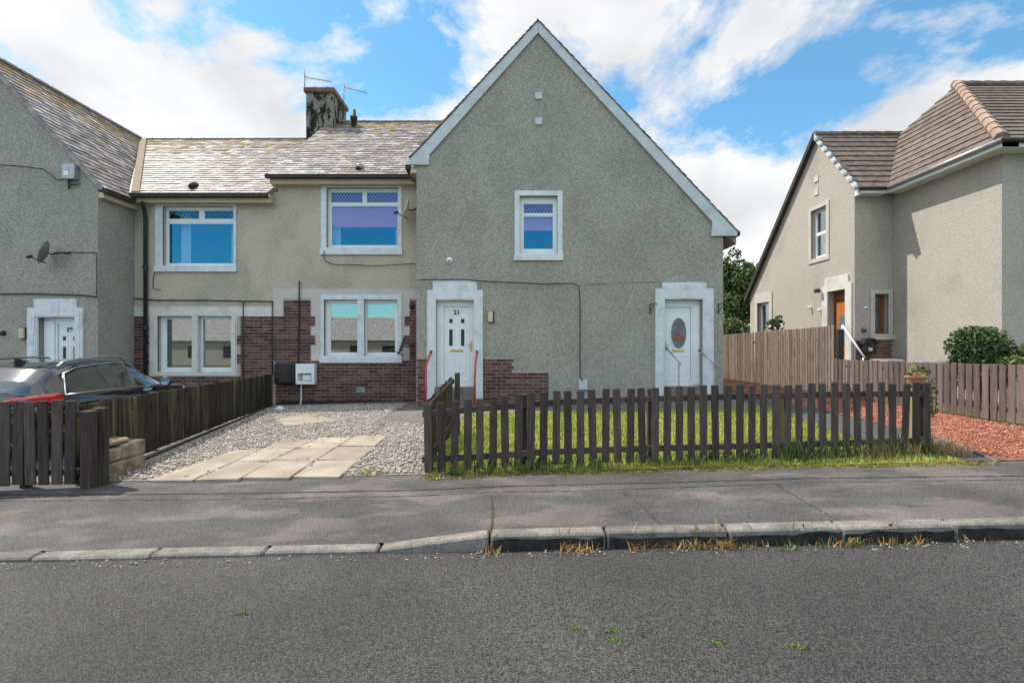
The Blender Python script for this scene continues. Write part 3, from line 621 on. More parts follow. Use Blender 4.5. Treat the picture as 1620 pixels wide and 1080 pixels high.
# main (recessed) roof
eY, eZ = 13.22, FR.px(0, 283)[1] + .02; rY, rZ = 17.6, ZC + 7.80
V_ = Vector((0, rY - eY, rZ - eZ)); vl = V_.length; XE = -6.38
mr = slab_quad(H, 'main_roof', [(XE, eY, eZ), (1, eY, eZ), (1, rY, rZ), (XE, rY, rZ)], .12, 'slate_i')
slab_quad(mr, 'rear_slope', [(XE, 22, eZ), (1, 22, eZ), (1, rY + .001, rZ), (XE, rY + .001, rZ)], .12, 'slate_i')
slates(mr, (XE, eY, eZ), (1, 0, 0), V_, lambda v: (0, 4.05 + .0 * v), vl)
for i in range(11): MB().box(XE + i * .45, XE + i * .45 + .44, rY - .09, rY + .09, rZ - .03, rZ + .045 + random.uniform(-.004, .004)).build('ridge_tile', 'lead', mr, bevel=.02)
MB().box(XE - .05, XL - .1, eY - .08, eY + .05, eZ - .10, eZ - .005).build('gutter', 'gutter', H)
MB().box(XE + .02, XL - .01, eY + .06, YR - .003, eZ - .22, eZ - .09).build('fascia', 'soffit', H)
# windows of 21
surround(H, FG, FG.r(814, 302, 890, 411), w1); MB(FG).box(*[FG.px(813, 0)[0], FG.px(891, 0)[0]], -.06, .02, FG.px(0, 411)[1] - .02, FG.px(0, 403)[1]).build('stone_sill', 'white', H, bevel=.006)
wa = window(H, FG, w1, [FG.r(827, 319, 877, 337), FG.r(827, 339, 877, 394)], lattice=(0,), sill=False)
MB(FG).box(*FG.r(828, 0, 876, 0)[0:3:2], .19, .2, FG.px(0, 362)[1], FG.px(0, 319)[1]).build('blind', 'lilac', wa)
surround(H, FR, FR.r(508, 290, 636, 402), u1); MB(FR).box(FR.px(507, 0)[0], FR.px(637, 0)[0], -.06, .02, FR.px(0, 402)[1] - .02, FR.px(0, 393)[1]).build('stone_sill', 'white', H, bevel=.006)
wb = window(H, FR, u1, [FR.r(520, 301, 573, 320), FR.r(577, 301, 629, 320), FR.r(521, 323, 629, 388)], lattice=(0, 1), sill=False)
MB(FR).box(*FR.r(521, 0, 628, 0)[0:3:2], .19, .2, FR.px(0, 357)[1], FR.px(0, 300)[1]).build('blind', 'lilac', wb)
for x0, x1 in ((521, 534), (622, 629)): drape(wb, FR, FR.px(x0, 0)[0], FR.px(x1, 0)[0], FR.px(0, 390)[1], FR.px(0, 350)[1], .26, folds=2)
MB(FR).prism(rect(FR.r(433, 457, 659, 571)), -.010, .02, [rect(l1)]).build('cream_band', 'cream', H)
surround(H, FR, FR.r(508, 466, 636, 571), l1, proud=.035)
cx = FR.px(571, 0)[0]
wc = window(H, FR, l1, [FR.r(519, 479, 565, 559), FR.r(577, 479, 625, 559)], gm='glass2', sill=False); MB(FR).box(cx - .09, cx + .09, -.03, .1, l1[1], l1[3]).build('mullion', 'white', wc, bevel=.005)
MB(FR).box(FR.px(506, 0)[0], FR.px(637, 0)[0], -.07, .02, FR.px(0, 572)[1] - .03, FR.px(0, 565)[1]).build('stone_sill', 'white', H, bevel=.006)
n = bricks(rw, FR, [FR.r(436, 572, 658.5, 650), FR.r(433, 501, 492, 572), FR.r(449, 472, 492, 501), FR.r(648, 472, 658.5, 572)] + teeth(492, 499, 487, 561, 1, 5, FR) + teeth(640, 648, 487, 561, 1, 5, FR), proud=.022, limit=215)
bricks(gw, FG, [FG.r(659.3, 565, 675.5, 655)], proud=.016, limit=30); bricks(gw, FG, [FG.r(764.5, 565, 813, 655), FG.r(813, 587, 868, 655)], proud=.016, limit=60)
MB(FR).box(*FR.r(564, 0, 578, 0)[0:3:2], -.03, 0, FR.px(0, 621)[1], FR.px(0, 612)[1]).build('air_vent', 'lead', H)
MB(FR).box(Xb + .1, XL - .01, -.05, 0, -.4, FR.px(0, 634)[1]).build('dark_plinth', 'darkface', H)  # near-black strip along the foot of the recessed wall
# doors of 21
def door_surround(parent, b, x, y, proud=.055, key=None):
    # x: outer l, step l, open l, open r, step r, outer r ; y: top, shoulder, open top, bottom
    poly = [b.px(*p) for p in ((x[0], y[3]), (x[0], y[1]), (x[1], y[1]), (x[1], y[0]), (x[4], y[0]), (x[4], y[1]), (x[5], y[1]), (x[5], y[3]), (x[3], y[3]), (x[3], y[2]), (x[2], y[2]), (x[2], y[3]))]
    s = MB(b).prism(poly, -proud, .02).build('door_surround', 'white', parent, bevel=.006)
    ins = [b.px(*p) for p in ((x[0] + 4, y[3]), (x[0] + 4, y[1] + 4), (x[1] + 4, y[1] + 4), (x[1] + 4, y[0] + 4), (x[4] - 4, y[0] + 4), (x[4] - 4, y[1] + 4), (x[5] - 4, y[1] + 4), (x[5] - 4, y[3]), (x[3] + 2, y[3]), (x[3] + 2, y[2] - 2), (x[2] - 2, y[2] - 2), (x[2] - 2, y[3]))]
    MB(b).prism(ins, -proud - .012, -proud + .004).build('raised_moulding', 'white', s, bevel=.004)
    kx = (x[1] + x[4]) / 2
    MB(b).prism([b.px(*p) for p in ((kx - 5, y[2] - 1.5), (kx + 6, y[2] - 1.5), (kx + 8, y[0] + 2), (kx - 8, y[0] + 2))], -proud - .024, -proud - .006).build('keystone', 'white', s, bevel=.004)
    return s
door_surround(H, FG, (676, 685, 690, 750, 755, 764), (444, 459, 475, 642))
def door(parent, b, op, leaf, bottom, kindof, num=None, frame_right=None):
    o = b.r(op[0], op[1], op[2], bottom); l = b.r(*leaf)
    fr_ = MB(b).prism(rect(o), .13, .20, [rect(l)]).build('door_frame', 'upvc', parent)
    dl = MB(b).box(l[0] + .006, l[2] - .006, .165, .205, l[1] + .006, l[3] - .006).build('door', 'upvc', parent)
    MB(b).box(o[0] - .02, o[2] + .02, -.12, .25, -.3, o[1]).build('doorstep', 'kerb', parent, bevel=.01)
    px = lambda x0, y0, x1, y1, d0, d1, nm, m, bv=0: MB(b).box(*b.r(x0, y0, x1, y1)[0:3:2], d0, d1, b.px(0, y1)[1], b.px(0, y0)[1]).build(nm, m, dl, bevel=bv)
    cxm = (leaf[0] + leaf[2]) / 2; wl = leaf[2] - leaf[0]; t = leaf[1]; h = leaf[3] - t
    if kindof == 'six':
        for s in (-1, 1):
            c = cxm + s * wl * .23
            for a, e, g_ in ((.14, .24, 1), (.28, .545, 1), (.63, .90, 0)):
                y0, y1 = t + h * a, t + h * e; q = b.r(c - wl * .17, y0, c + wl * .17, y1)
                mb = MB(b); bar_frame(mb, q, .022, .157, .168); mb.build('panel_moulding', 'upvc', dl, bevel=.004)
                if g_: px(c - wl * .065, y0 + h * .025, c + wl * .065, y1 - h * .02, .160, .168, 'pane', 'black')
                else: px(c - wl * .11, y0 + h * .03, c + wl * .11, y1 - h * .03, .158, .168, 'raised_panel', 'upvc', .006)
    else:
        ce = b.px(cxm + 1, t + h * .355); a_, b__ = wl * .31 * b.Y / F, h * .21 * b.Y / F
        ring = MB(b); N_ = 36; el = lambda k, s: (ce[0] + a_ * s * math.cos(6.2832 * k / N_), ce[1] + b__ * s * math.sin(6.2832 * k / N_))
        ring.prism([el(k, 1.14) for k in range(N_)], .150, .168, [[el(k, 1) for k in range(N_)]]).build('oval_moulding', 'upvc', dl)
        MB(b).prism([el(k, 1.0) for k in range(N_)], .160, .1645).build('oval_pane', 'dish', dl)
        for dx, dy, r_ in ((-.25, -.33, .17), (.28, -.33, .17), (0, -.05, .14)):
            c0 = (ce[0] + a_ * dx * 1.6, ce[1] + b__ * dy)
            MB(b).prism([(c0[0] + a_ * r_ * 1.5 * math.cos(k * .785) * (1 - .3 * math.sin(k * .785)), c0[1] + b__ * r_ * math.sin(k * .785)) for k in range(8)], .157, .1605).build('stained_petal', 'pink', dl)
        mb = MB(b); bar_frame(mb, b.r(cxm - wl * .36, t + h * .66, cxm + wl * .36, t + h * .93), .02, .157, .168); mb.build('panel_moulding', 'upvc', dl, bevel=.004)
    ls = MB(b).box(*b.r(cxm - wl * .25, 0, cxm + wl * .25, 0)[0:3:2], .148, .168, b.px(0, t + h * .605)[1], b.px(0, t + h * .575)[1]).build('letter_plate', 'brass', dl, bevel=.004)
    hx = leaf[2] + 2.5 if kindof == 'six' else leaf[0] - 1
    MB(b).box(*b.r(hx - 1.2, 0, hx + 1.2, 0)[0:3:2], .11, .135, b.px(0, t + h * .60)[1], b.px(0, t + h * .46)[1]).box(*b.r(hx - 5 if kindof == 'six' else hx, 0, hx if kindof == 'six' else hx + 5, 0)[0:3:2], .09, .105, b.px(0, t + h * .525)[1], b.px(0, t + h * .51)[1]).build('handle', 'brass' if kindof == 'six' else 'steel', dl)
    if num: text(num, b, b.px(cxm, 0)[0], b.px(0, t + h * .105)[1], .155, .155, 'text', dl)
    return dl
door(H, FG, (690, 475, 750), (701, 484, 742, 604), 612, 'six', '21')
door_surround(H, FG, (1036, 1047, 1051, 1111, 1117, 1128), (447, 457, 474, 642))
door(H, FG, (1051, 474, 1111), (1056, 485, 1096, 603), 611, 'oval')
MB(FG).box(*FG.r(1099, 0, 1109, 0)[0:3:2], .10, .128, FG.px(0, 609)[1], FG.px(0, 482)[1]).build('door_side_panel', 'upvc', H, bevel=.01)
for y in (152, 192): MB(FG).box(*FG.r(846.5, 0, 857.5, 0)[0:3:2], -.03, .0, FG.px(0, y + 5.5)[1], FG.px(0, y - 5.5)[1]).build('wall_vent', 'barge', H, bevel=.006)
# chimney on the ridge between the two houses
CH = MB().box(-6.9, -6.0, 16.95, 18.3, 6.0, ZC + 8.5).build('chimney', 'chim', mr)
MB().box(-6.97, -5.93, 16.88, 18.37, ZC + 8.5, ZC + 8.66).build('chimney_cap', 'capb', CH, bevel=.02)
for i in range(2): MB().lathe((-6.68 + i * .42, 17.2, ZC + 8.66), (0, 0, 1), [(0, .12), (.06, .13), (.12, .1), (.12, .01)], 12).build('chimney_pot', 'capb', CH)
MB().box(-6.93, -5.9, 16.88, 16.97, 7.85, 8.15).build('lead_flashing', 'lead', CH)
vp = thing('roof_vent_pipe', 'dark vent pipe with cowl on the roof beside the chimney', 'vent pipe')
vb = (-5.35, 17.1, 8.7)
MB().lathe(vb, (0, 0, 1), [(-.3, .08), (.5, .08), (.51, .12), (.62, .12), (.63, .08), (.85, .06), (.87, .01)], 10).build('pipe', 'gutter', vp, smooth=True)
MB().hexa([(-5.75, 16.9, 8.50), (-4.95, 16.9, 8.50), (-5.0, 17.5, 8.98), (-5.9, 17.5, 8.98), (-5.7, 16.9, 8.60), (-5.0, 16.9, 8.56), (-5.05, 17.5, 9.10), (-5.85, 17.5, 9.08)]).build('lead_base', 'gutter', vp)
def aerial(px, Y, label, tip):
    A = thing('tv_aerial', label, 'aerial'); x, z0, z1 = px; b0 = Pz(x, z0, Y); b1 = Pz(x, z1, Y)
    tubeobj('mast', [b0, b1], .015, 'aer', A)
    s = Vector(Pz(x, tip[1], Y)); e = Vector(Pz(tip[0], tip[2], Y)); tubeobj('boom', [s, e], .010, 'aer', A)
    for i in range(9): p = s.lerp(e, .12 + i * .1); tubeobj('element', [p + Vector((.02, -.14, -.0)), p + Vector((-.02, .14, 0))], .005, 'aer', A, 4)
    p = s.lerp(e, .06); tubeobj('reflector', [p + Vector((-.05, 0, .16)), p + Vector((.03, 0, -.16))], .008, 'aer', A, 4)
aerial((482, 140, 110), 17.3, 'tv aerial with boom rising from the front of the chimney', (525, 122, 130))
aerial((544, 180, 134), 17.9, 'lower tv aerial behind the chimney, tilted down to the right', (582, 138, 148))
# roof vents (small clay/metal cowls) on the two roofs
def roof_cowl(x, y, ez, ey, rz_, ry, label, m):
    Y_ = ey + 1
    k_ = (rz_ - ez) / (ry - ey); Y_ = (ez - k_ * ey - ZC) / ((CY - y) / F - k_); Z_ = ez + k_ * (Y_ - ey)
    X_ = (x - CX) * Y_ / F; o = thing('roof_ventilator', label, 'roof vent')
    up = Vector((0, ry - ey, rz_ - ez)).normalized(); nn = Vector((0, -up.z, up.y)); c = Vector((X_, Y_, Z_))
    MB().tube([c - up * .10 + nn * .05, c + nn * .075, c + up * .15 + nn * .03, c + up * .24], [.085, .085, .06, .02], 10).build('hood', m, o, smooth=True)
    MB().lathe(c - up * .11 + nn * .045, -up, [(0, .07), (.012, .07), (.012, .001)], 10).build('opening', 'black', o)
roof_cowl(569, 268, eZ, eY, rZ, rY, 'pale curved roof vent low on the slates of number 21', 'lead')
# ================================================================== HOUSE 19
K = thing('house', 'grey roughcast house with slated wing, downpipe and white door numbered 19', 'house')
XW = FG.px(155, 0)[0]; XR19 = XW - 2.83; zr19 = ZC + 7.2; ze19 = FG.px(0, 292)[1]
d19 = FG.r(61.5, 502, 120.5, 660)
wall(K, 'wing_wall', FG, [(-16, -.5), (XW, -.5), (XW, ze19), (XR19, zr19 - .08), (-16, zr19 - .08 - 2.6)], [[(d19[0], 0), (d19[2], 0), (d19[2], d19[3]), (d19[0], d19[3])]], 'harl')
MB().box(XW - .28, XW - .003, YG + .28, YR - .003, -.5, ze19 - .05).build('wing_side_wall', 'harl', K)
rz2 = FR.px(0, 316)[1]
u2 = FR.r(258, 326, 370, 420); l2 = FR.r(250, 500, 367, 588)
rk = wall(K, 'recessed_wall', FR, [(XW - .2, -.6), (Xb - .003, -.6), (Xb - .003, rz2 + .2), (XW - .2, rz2 + .2)], [rect(u2), rect(l2)], 'harl_warm')
MB().box(-16, Xb, 21.7, 22, -.6, 4.5).build('rear_wall', 'harl', K)
# wing roof, slope facing right
eX = XW + .16; ez_ = ze19 - .08; ws = Vector((XR19 - eX, 0, zr19 - ez_)); wl_ = ws.length
wr = slab_quad(K, 'wing_roof', [(eX, YG - .04, ez_), (eX, 22, ez_), (XR19, 22, zr19), (XR19, YG - .04, zr19)], .11, 'slate_i')
slab_quad(wr, 'far_slope', [(XR19 - .001, YG - .04, zr19), (XR19 - .001, 22, zr19), (-16.5, 22, zr19 - 3.6), (-16.5, YG - .04, zr19 - 3.6)], .11, 'slate_i')
e2Y, e2Z = 13.22, FR.px(0, 312)[1] + .02; r2Y, r2Z = 17.6, ZC + 7.2
def ext19(v):    # wing slates run back to the valley with the main roof
    z = ez_ + v / wl_ * (zr19 - ez_); yv = e2Y + (z - e2Z) * (r2Y - e2Y) / (r2Z - e2Z); return (0, max(1.3, yv - YG + .08))
slates(wr, (eX, YG - .06, ez_), (0, 1, 0), ws, ext19, wl_, m='slate', limit=150)
for i in range(12): MB().box(XR19 - .1, XR19 + .1, YG + i * .45 - .05, YG + i * .45 + .39, zr19 - .03, zr19 + .05).build('ridge_tile', 'lead', wr, bevel=.02)
MB().box(XW + .12, XW + .24, YG - .02, YR - .3, ez_ - .13, ez_ - .015).build('gutter', 'gutter', K)
MB().box(XW - .01, XW + .13, YG + .01, YR - .01, ez_ - .24, ez_ - .1).build('soffit', 'soffit', K)
# main roof of 19
V2 = Vector((0, r2Y - e2Y, r2Z - e2Z)); m2 = slab_quad(K, 'main_roof', [(-16, e2Y, e2Z), (XE - .003, e2Y, e2Z), (XE - .003, r2Y, r2Z), (-16, r2Y, r2Z)], .12, 'slate_i')
slab_quad(m2, 'rear_slope', [(-16, 22, e2Z), (XE, 22, e2Z), (XE, r2Y + .001, r2Z), (-16, r2Y + .001, r2Z)], .12, 'slate_i')
def ext2(v):
    z = e2Z + v / V2.length * (r2Z - e2Z); xv = eX + (z - ez_) * (XR19 - eX) / (zr19 - ez_); return (max(xv, -14) + 16 + .05, 16 + XE - .01)
slates(m2, (-16, e2Y, e2Z), (1, 0, 0), V2, ext2, V2.length, limit=300)
va = Vector((eX + .05, e2Y, e2Z + .03)); vb_ = Vector((XR19 + .06, r2Y, r2Z + .05))
MB().hexa([va + Vector((-.1, 0, 0)), va + Vector((.12, 0, 0)), vb_ + Vector((.12, 0, 0)), vb_ + Vector((-.1, 0, 0)), va + Vector((-.1, 0, .03)), va + Vector((.12, 0, .03)), vb_ + Vector((.12, 0, .03)), vb_ + Vector((-.1, 0, .03))]).build('valley_flashing', 'hiptile', m2)
for i in range(15): MB().box(-12.9 + i * .45, -12.9 + i * .45 + .44, r2Y - .09, r2Y + .09, r2Z - .03, r2Z + .045).build('ridge_tile', 'lead', m2, bevel=.02)
MB().box(XW + .1, XE + .0, e2Y - .08, e2Y + .05, e2Z - .11, e2Z - .005).build('gutter', 'gutter', K)
MB().box(XW, XE + .05, e2Y + .06, YR - .003, e2Z - .22, e2Z - .09).build('fascia', 'soffit', K)
MB().box(XE - .02, XE + .06, e2Y, 17.0, e2Z - .1, e2Z - .02).build('verge_end', 'soffit', K)
roof_cowl(307, 297, e2Z, e2Y, r2Z, r2Y, 'small dark roof vent low on the slates of number 19', 'gutter')
# windows of 19
surround(K, FR, FR.r(246, 321, 374, 429), u2)
wd = window(K, FR, u2, [FR.r(261, 330, 312, 346), FR.r(318, 330, 368, 346), FR.r(261, 351, 368, 417)], lattice=(0, 1), sill=False)
MB(FR).box(FR.px(245, 0)[0], FR.px(375, 0)[0], -.06, .02, FR.px(0, 429)[1] - .02, FR.px(0, 421)[1]).build('stone_sill', 'white', K, bevel=.006)
drape(wd, FR, FR.px(275, 0)[0], FR.px(291, 0)[0], FR.px(0, 418)[1], FR.px(0, 330)[1], .3, folds=3); drape(wd, FR, FR.px(356, 0)[0], FR.px(368, 0)[0], FR.px(0, 418)[1], FR.px(0, 330)[1], .3, folds=3)
MB(FR).prism([FR.px(*p) for p in ((213, 485), (433, 485), (433, 500), (375, 500), (375, 596), (237, 596), (237, 500), (213, 500))], -.012, .02, [rect(l2)]).build('pale_band', 'cream_white', K)
surround(K, FR, FR.r(244, 494, 373, 594), l2, 'cream_white', .035)
we = window(K, FR, l2, [FR.r(257, 503, 303, 583), FR.r(315, 503, 363, 583)], gm='glass2', sill=False)
cx = FR.px(309, 0)[0]; MB(FR).box(cx - .08, cx + .08, -.03, .1, l2[1], l2[3]).build('mullion', 'cream_white', we, bevel=.005)
for x0, x1 in ((258, 302), (316, 362)):      # venetian blinds
    mb = MB(FR); a, c = FR.px(x0, 0)[0], FR.px(x1, 0)[0]
    for i in range(38): zz_ = l2[1] + .05 + i * .035; mb.box(a, c, .21, .235, zz_, zz_ + .004)
    kind(mb.build('venetian_blind', 'curtain', we), 'stuff')
bricks(rk, FR, [FR.r(381, 500, 432.7, 660), FR.r(213, 500, 230, 660), FR.r(230, 597, 381, 660)] + teeth(375, 381, 515, 592, 1, 5, FR) + teeth(230, 237, 515, 592, 1, 5, FR), proud=.022, limit=300)
door_surround(K, FG, (45.5, 56, 61.5, 120.5, 123, 133), (473, 487, 502, 665))
door(K, FG, (61.5, 502, 120.5), (83, 512, 119, 632), 640, 'six', '19')
MB(FG).box(*FG.r(63, 0, 80, 0)[0:3:2], .10, .128, FG.px(0, 638)[1], FG.px(0, 507)[1]).build('door_side_panel', 'upvc', K, bevel=.01)
dp = XW + .26
tubeobj('downpipe', [(XW + .42, YR - .30, ez_ - .1), (XW + .36, YR - .16, ez_ - .2), (XW + .34, YR - .08, ez_ - .45), (XW + .34, YR - .08, -.2)], .05, 'black', K, 10)
for z in (2.0, 3.6): MB().lathe((XW + .34, YR - .08, z), (0, 0, 1), [(0, .05), (0, .065), (.1, .065), (.1, .05)], 10).build('pipe_collar', 'black', K)
# ================================================================== fixtures on the two houses
def cable(px, b, r, label, d=-.02, m='black'):
    P_ = [b(*((lambda q: (q[0], d, q[1]))(b.px(*p)))) for p in px]
    Q = []
    for i in range(len(P_) - 1): Q += [P_[i].lerp(P_[i + 1], k / 4) + Vector((0, 0, random.uniform(-.004, .004))) for k in range(4)]
    Q.append(P_[-1]); return tag(tubeobj('cable', Q, r, m), label, 'cable')
cable([(661, 443), (685, 443), (735, 443), (775, 446), (860, 450), (905, 449), (915, 453), (917, 480), (917, 595), (921, 602)], FG, .013, 'black cable along the gable wall above door 21, then down', d=-.085)
cable([(921, 450), (980, 447), (1046, 445)], FG, .006, 'thin pale cable running to the right door surround', d=-.02, m='lead')
cable([(515, 398), (513, 405), (516, 414), (530, 419), (560, 420), (600, 421), (658, 418)], FR, .011, 'loose black cable looping below the upper window of number 21', d=-.075)
cable([(0, 465), (60, 465), (135, 467), (155, 470)], FG, .016, 'black cable across the front of the wing above door 19', d=-.03)
cable([(213, 472), (250, 475), (330, 475), (375, 476), (433, 477)], FR, .014, 'black cable along the recessed wall of number 19', d=-.03)
cable([(432, 476), (432, 592)], FR, .016, 'thin black pipe down the party line between the houses', d=-.045)
cable([(386, 476), (386, 600)], FR, .014, 'thin black cable dropping beside the brickwork of number 19', d=-.045)
cable([(475, 445), (474, 520), (473, 577)], FR, .020, 'black conduit rising above the meter boxes', d=-.055)
cable([(478, 606), (478, 632), (476, 642)], FR, .022, 'white pipe below the open meter box', d=-.06, m='upvc')
cable([(85, 400), (112, 399), (154, 400)], FG, .008, 'thin cable from the dish to the corner of the wing', d=-.02)
cable([(247, 428), (243, 440), (243, 456), (254, 459)], FR, .008, 'short thin cable below the left upper window', d=-.02)
cable([(154, 400), (154, 468)], FG, .008, 'thin cable down the corner of the wing', d=-.02)
cable([(-10, 262), (40, 266), (75, 270), (88, 279), (97, 288), (108, 286)], FG, .014, 'black service cable reaching the wall box', d=-.12)
def boxthing(name, label, cat, b, r, d0, d1, m, bevel=.01, extra=None):
    t = thing(name, label, cat); q = b.r(*r); MB(b).box(q[0], q[2], d0, d1, q[1], q[3]).build('casing', m, t, bevel=bevel); return t
t = boxthing('junction_box', 'grey metal cable box high on the wing wall', 'junction box', FG, (106, 262, 126, 286), -.16, -.003, 'steel'); MB(FG).box(*FG.r(110, 0, 117, 0)[0:3:2], -.166, -.158, FG.px(0, 281)[1], FG.px(0, 274)[1]).build('sticker', 'textw', t)
tubeobj('bracket', [FG(*(lambda q: (q[0], -.05, q[1]))(FG.px(*p))) for p in ((112, 286), (112, 300))], .02, 'gutter', t); tubeobj('arm', [FG(*(lambda q: (q[0], -.05, q[1]))(FG.px(*p))) for p in ((112, 294), (130, 292))], .012, 'gutter', t)
t = boxthing('meter_box', 'black closed meter box low on the brick wall', 'meter box', FR, (439, 575, 471, 606), -.2, -.02, 'black'); MB(FR).box(*FR.r(442, 0, 464, 0)[0:3:2], -.207, -.199, FR.px(0, 603)[1], FR.px(0, 579)[1]).build('door', 'gutter', t, bevel=.004)
t = thing('meter_box', 'white open meter box with meter showing, on the brick wall', 'meter box'); q = FR.r(472.5, 575, 502, 607); q2 = FR.r(476, 590, 497, 602)
MB(FR).prism(rect(q), -.2, -.02, [rect(q2)]).build('casing', 'upvc', t, bevel=.008); MB(FR).box(q2[0], q2[2], -.06, -.03, q2[1], q2[3]).build('back_plate', 'beige', t); MB(FR).box(q2[0] + .1, q2[2] - .04, -.13, -.06, q2[1] + .02, q2[3] - .03).build('meter', 'upvc', t, bevel=.006)
q = FG.r(915, 600, 929, 616); tag(MB(FG).box(q[0], q[2], -.08, -.003, q[1], q[3]).build('cable_box', 'barge', None, bevel=.01), 'small grey box at the foot of the gable wall', 'junction box')
def lamp(b, x, y, label, grp):
    t = thing('wall_lamp', label, 'wall lamp', group=grp); q = b.r(x - 4, y - 9, x + 4, y + 8); MB(b).box(q[0], q[2], -.10, -.02, q[1], q[3]).build('shade', 'beige', t, bevel=.02); MB(b).box(q[0] - .01, q[2] + .03, -.02, .0, q[1] - .01, q[3] + .01).build('back_plate', 'gutter', t)
lamp(FG, 776, 502, 'beige wall lamp to the right of door 21', 'wall lamps'); lamp(FG, 38, 528, 'beige wall lamp to the left of door 19', 'wall lamps')
def ball(b, x, y, r, m, name, label, cat):
    t = thing(name, label, cat); u, v = b.px(x, y); MB().lathe(b(u, 0, v), -b.n, [(-.005, r * .9), (.03, r * .9), (.035, r * .6)], 16).build('base', m, t)
    MB().lathe(b(u, -.03, v), -b.n, [(r * math.sin(a) * .9, r * .85 * math.cos(a)) for a in np.linspace(-.2, 1.57, 8)], 16).build('dome', m, t, smooth=True); MB().lathe(b(u, -.03 - r * .62, v - r * .1), -b.n, [(0, r * .45), (r * .22, r * .4), (r * .25, .001)], 12).build('lens', 'black', t)
ball(FG, 711, 412, .085, 'upvc', 'security_camera', 'white dome security camera above door 21', 'camera')
ball(FR, 652, 484, .085, 'black', 'wall_flue', 'round black flue on the brick beside the lower window', 'flue')
ball(FG, 6, 527, .07, 'black', 'wall_light', 'small black round wall light at the left picture edge', 'wall light')
for x, lb in ((1028, 'black iron hanging-basket bracket left of the right door'), (1136, 'black iron hanging-basket bracket right of the right door')):
    t = thing('basket_bracket', lb, 'bracket', group='hanging basket brackets'); P3 = lambda px, py, d: FG(FG.px(px, py)[0], d, FG.px(px, py)[1])
    tubeobj('back_bar', [P3(x, 480, -.02), P3(x, 496, -.02)], .012, 'black', t); tubeobj('arm', [P3(x, 482, -.02), P3(x + 1.5, 481.5, -.2), P3(x + 3, 481, -.34)], .010, 'black', t); tubeobj('curl', [P3(x + 3, 481, -.34), P3(x + 5, 482, -.37), P3(x + 4, 485, -.36), P3(x + 2, 484, -.33)], .009, 'black', t); tubeobj('brace', [P3(x, 494, -.02), P3(x + 1, 488, -.16), P3(x + 2, 482, -.26)], .008, 'black', t)
def dish(c, face, r, label, wallpt, m='dish'):
    t = thing('satellite_dish', label, 'satellite dish'); c = Vector(c); f = Vector(face).normalized()
    MB().lathe(c, f, [(r * .26 * (k / 8) ** 2, r * k / 8) for k in range(9)] + [(r * .26 - .012, r), ] + [(r * .26 * (k / 8) ** 2 - .014, r * k / 8) for k in range(8, -1, -1)], 24).build('reflector', m, t, smooth=True)
    lnb = c + f * r * 1.15 + Vector((0, 0, -r * .75)); tubeobj('feed_arm', [c + Vector((0, 0, -r * .9)), lnb], .012, 'gutter', t); MB().lathe(lnb, (c - lnb), [(-.06, .02), (-.05, .035), (.03, .04), (.06, .03), (.06, .001)], 10).build('receiver', 'black', t)
    w = Vector(wallpt); tubeobj('mount_arm', [c - f * .02, c - f * .1, (c - f * .1).lerp(w, .5) + Vector((0, 0, .03)), w], .018, 'gutter', t)
c = Pz(74, 400, YG - .32); dish(c, (-.86, -.48, .30), .28, 'dark grey satellite dish on the wing wall beside the downpipe', (FG.px(112, 398)[0], YG, c[2] + .04))
c = Pz(645, 331, YR - .35); dish(c, (-.93, -.28, .30), .27, 'pale satellite dish beside the upper window of number 21', (XL, YR - .38, c[2]), 'barge')
c = Pz(638, 547, YR - .40); dish(c, (-.93, -.18, .30), .27, 'dark satellite dish at the corner of the lower double window', (XL, YR - .35, c[2] + .1))
def rail(b, pts, m, label, r=.022):
    t = thing('handrail', label, 'handrail'); P_ = [b(b.px(x, y)[0], d, b.px(x, y)[1]) for x, y, d in pts]; tubeobj('rail', P_, r, m, t, 8)
    MB().lathe(P_[0], (P_[0] - P_[1]), [(-.05, r * 1.15), (.012, r * 1.15), (.02, .001)], 10).build('end_cap', 'black', t); return t
rail(FG, [(683, 556, -.1), (681, 565, -.25), (679.5, 578, -.45), (679, 600, -.5), (679, 650, -.5)], 'redrail', 'red bent handrail on the left of door 21', .026)
rail(FG, [(755, 556, -.1), (754.5, 568, -.3), (754, 580, -.45), (753.5, 600, -.5), (753.5, 650, -.5)], 'redrail', 'red bent handrail on the right of door 21', .026)
for a, lb in (((1053, 551, 1064, 574), 'grey handrail on the left of the right door'), ((1104, 554, 1117, 577), 'grey handrail on the right of the right door')):
    t = rail(FG, [(a[0], a[1], -.08), (a[2], a[3], -.6)], 'steel', lb, .02); q = FG.px(a[2] - 2, a[3]); tubeobj('post', [FG(q[0], -.56, q[1]), FG(q[0], -.56, 0)], .018, 'steel', t)
# ================================================================== NEIGHBOUR HOUSE on the right
N_ = thing('house', 'pale roughcast house on the right with brown tiled hipped roof and orange door', 'house')
XA, XC = 9.8, 10.9; YBf = XA * F / 542; YN = XC * F / 775; YF = XA * F / 377
SA, SCs, FB_, FD = Side(XA), Side(XC), Front(YBf), Front(YN)
zE = 6.0
apA = SA.px(1293, 213); nearA = (YBf, 6.05); farA = SA.px(1187, 462)
dA = [SA.px(1311, 462), SA.px(1339, 455)]; dr = (dA[1][0], .3, dA[0][0], dA[0][1]); wA0, wA1 = SA.px(1284, 335), SA.px(1308, 404)
wAr = (wA1[0], wA1[1], wA0[0], wA0[1]); f0, f1 = SA.px(1199, 480), SA.px(1218, 515); wf = (f1[0], .9, f0[0], f0[1])
wall(N_, 'side_gable_wall', SA, [(nearA[0], -.5), (farA[0], -.5), (farA[0], farA[1] - .1), (apA[0], apA[1] - .1), (nearA[0], nearA[1] - .05)], [rect(dr), rect(wAr), rect(wf)], 'harl_pale')
wB = FB_.r(1383, 465, 1405, 528)
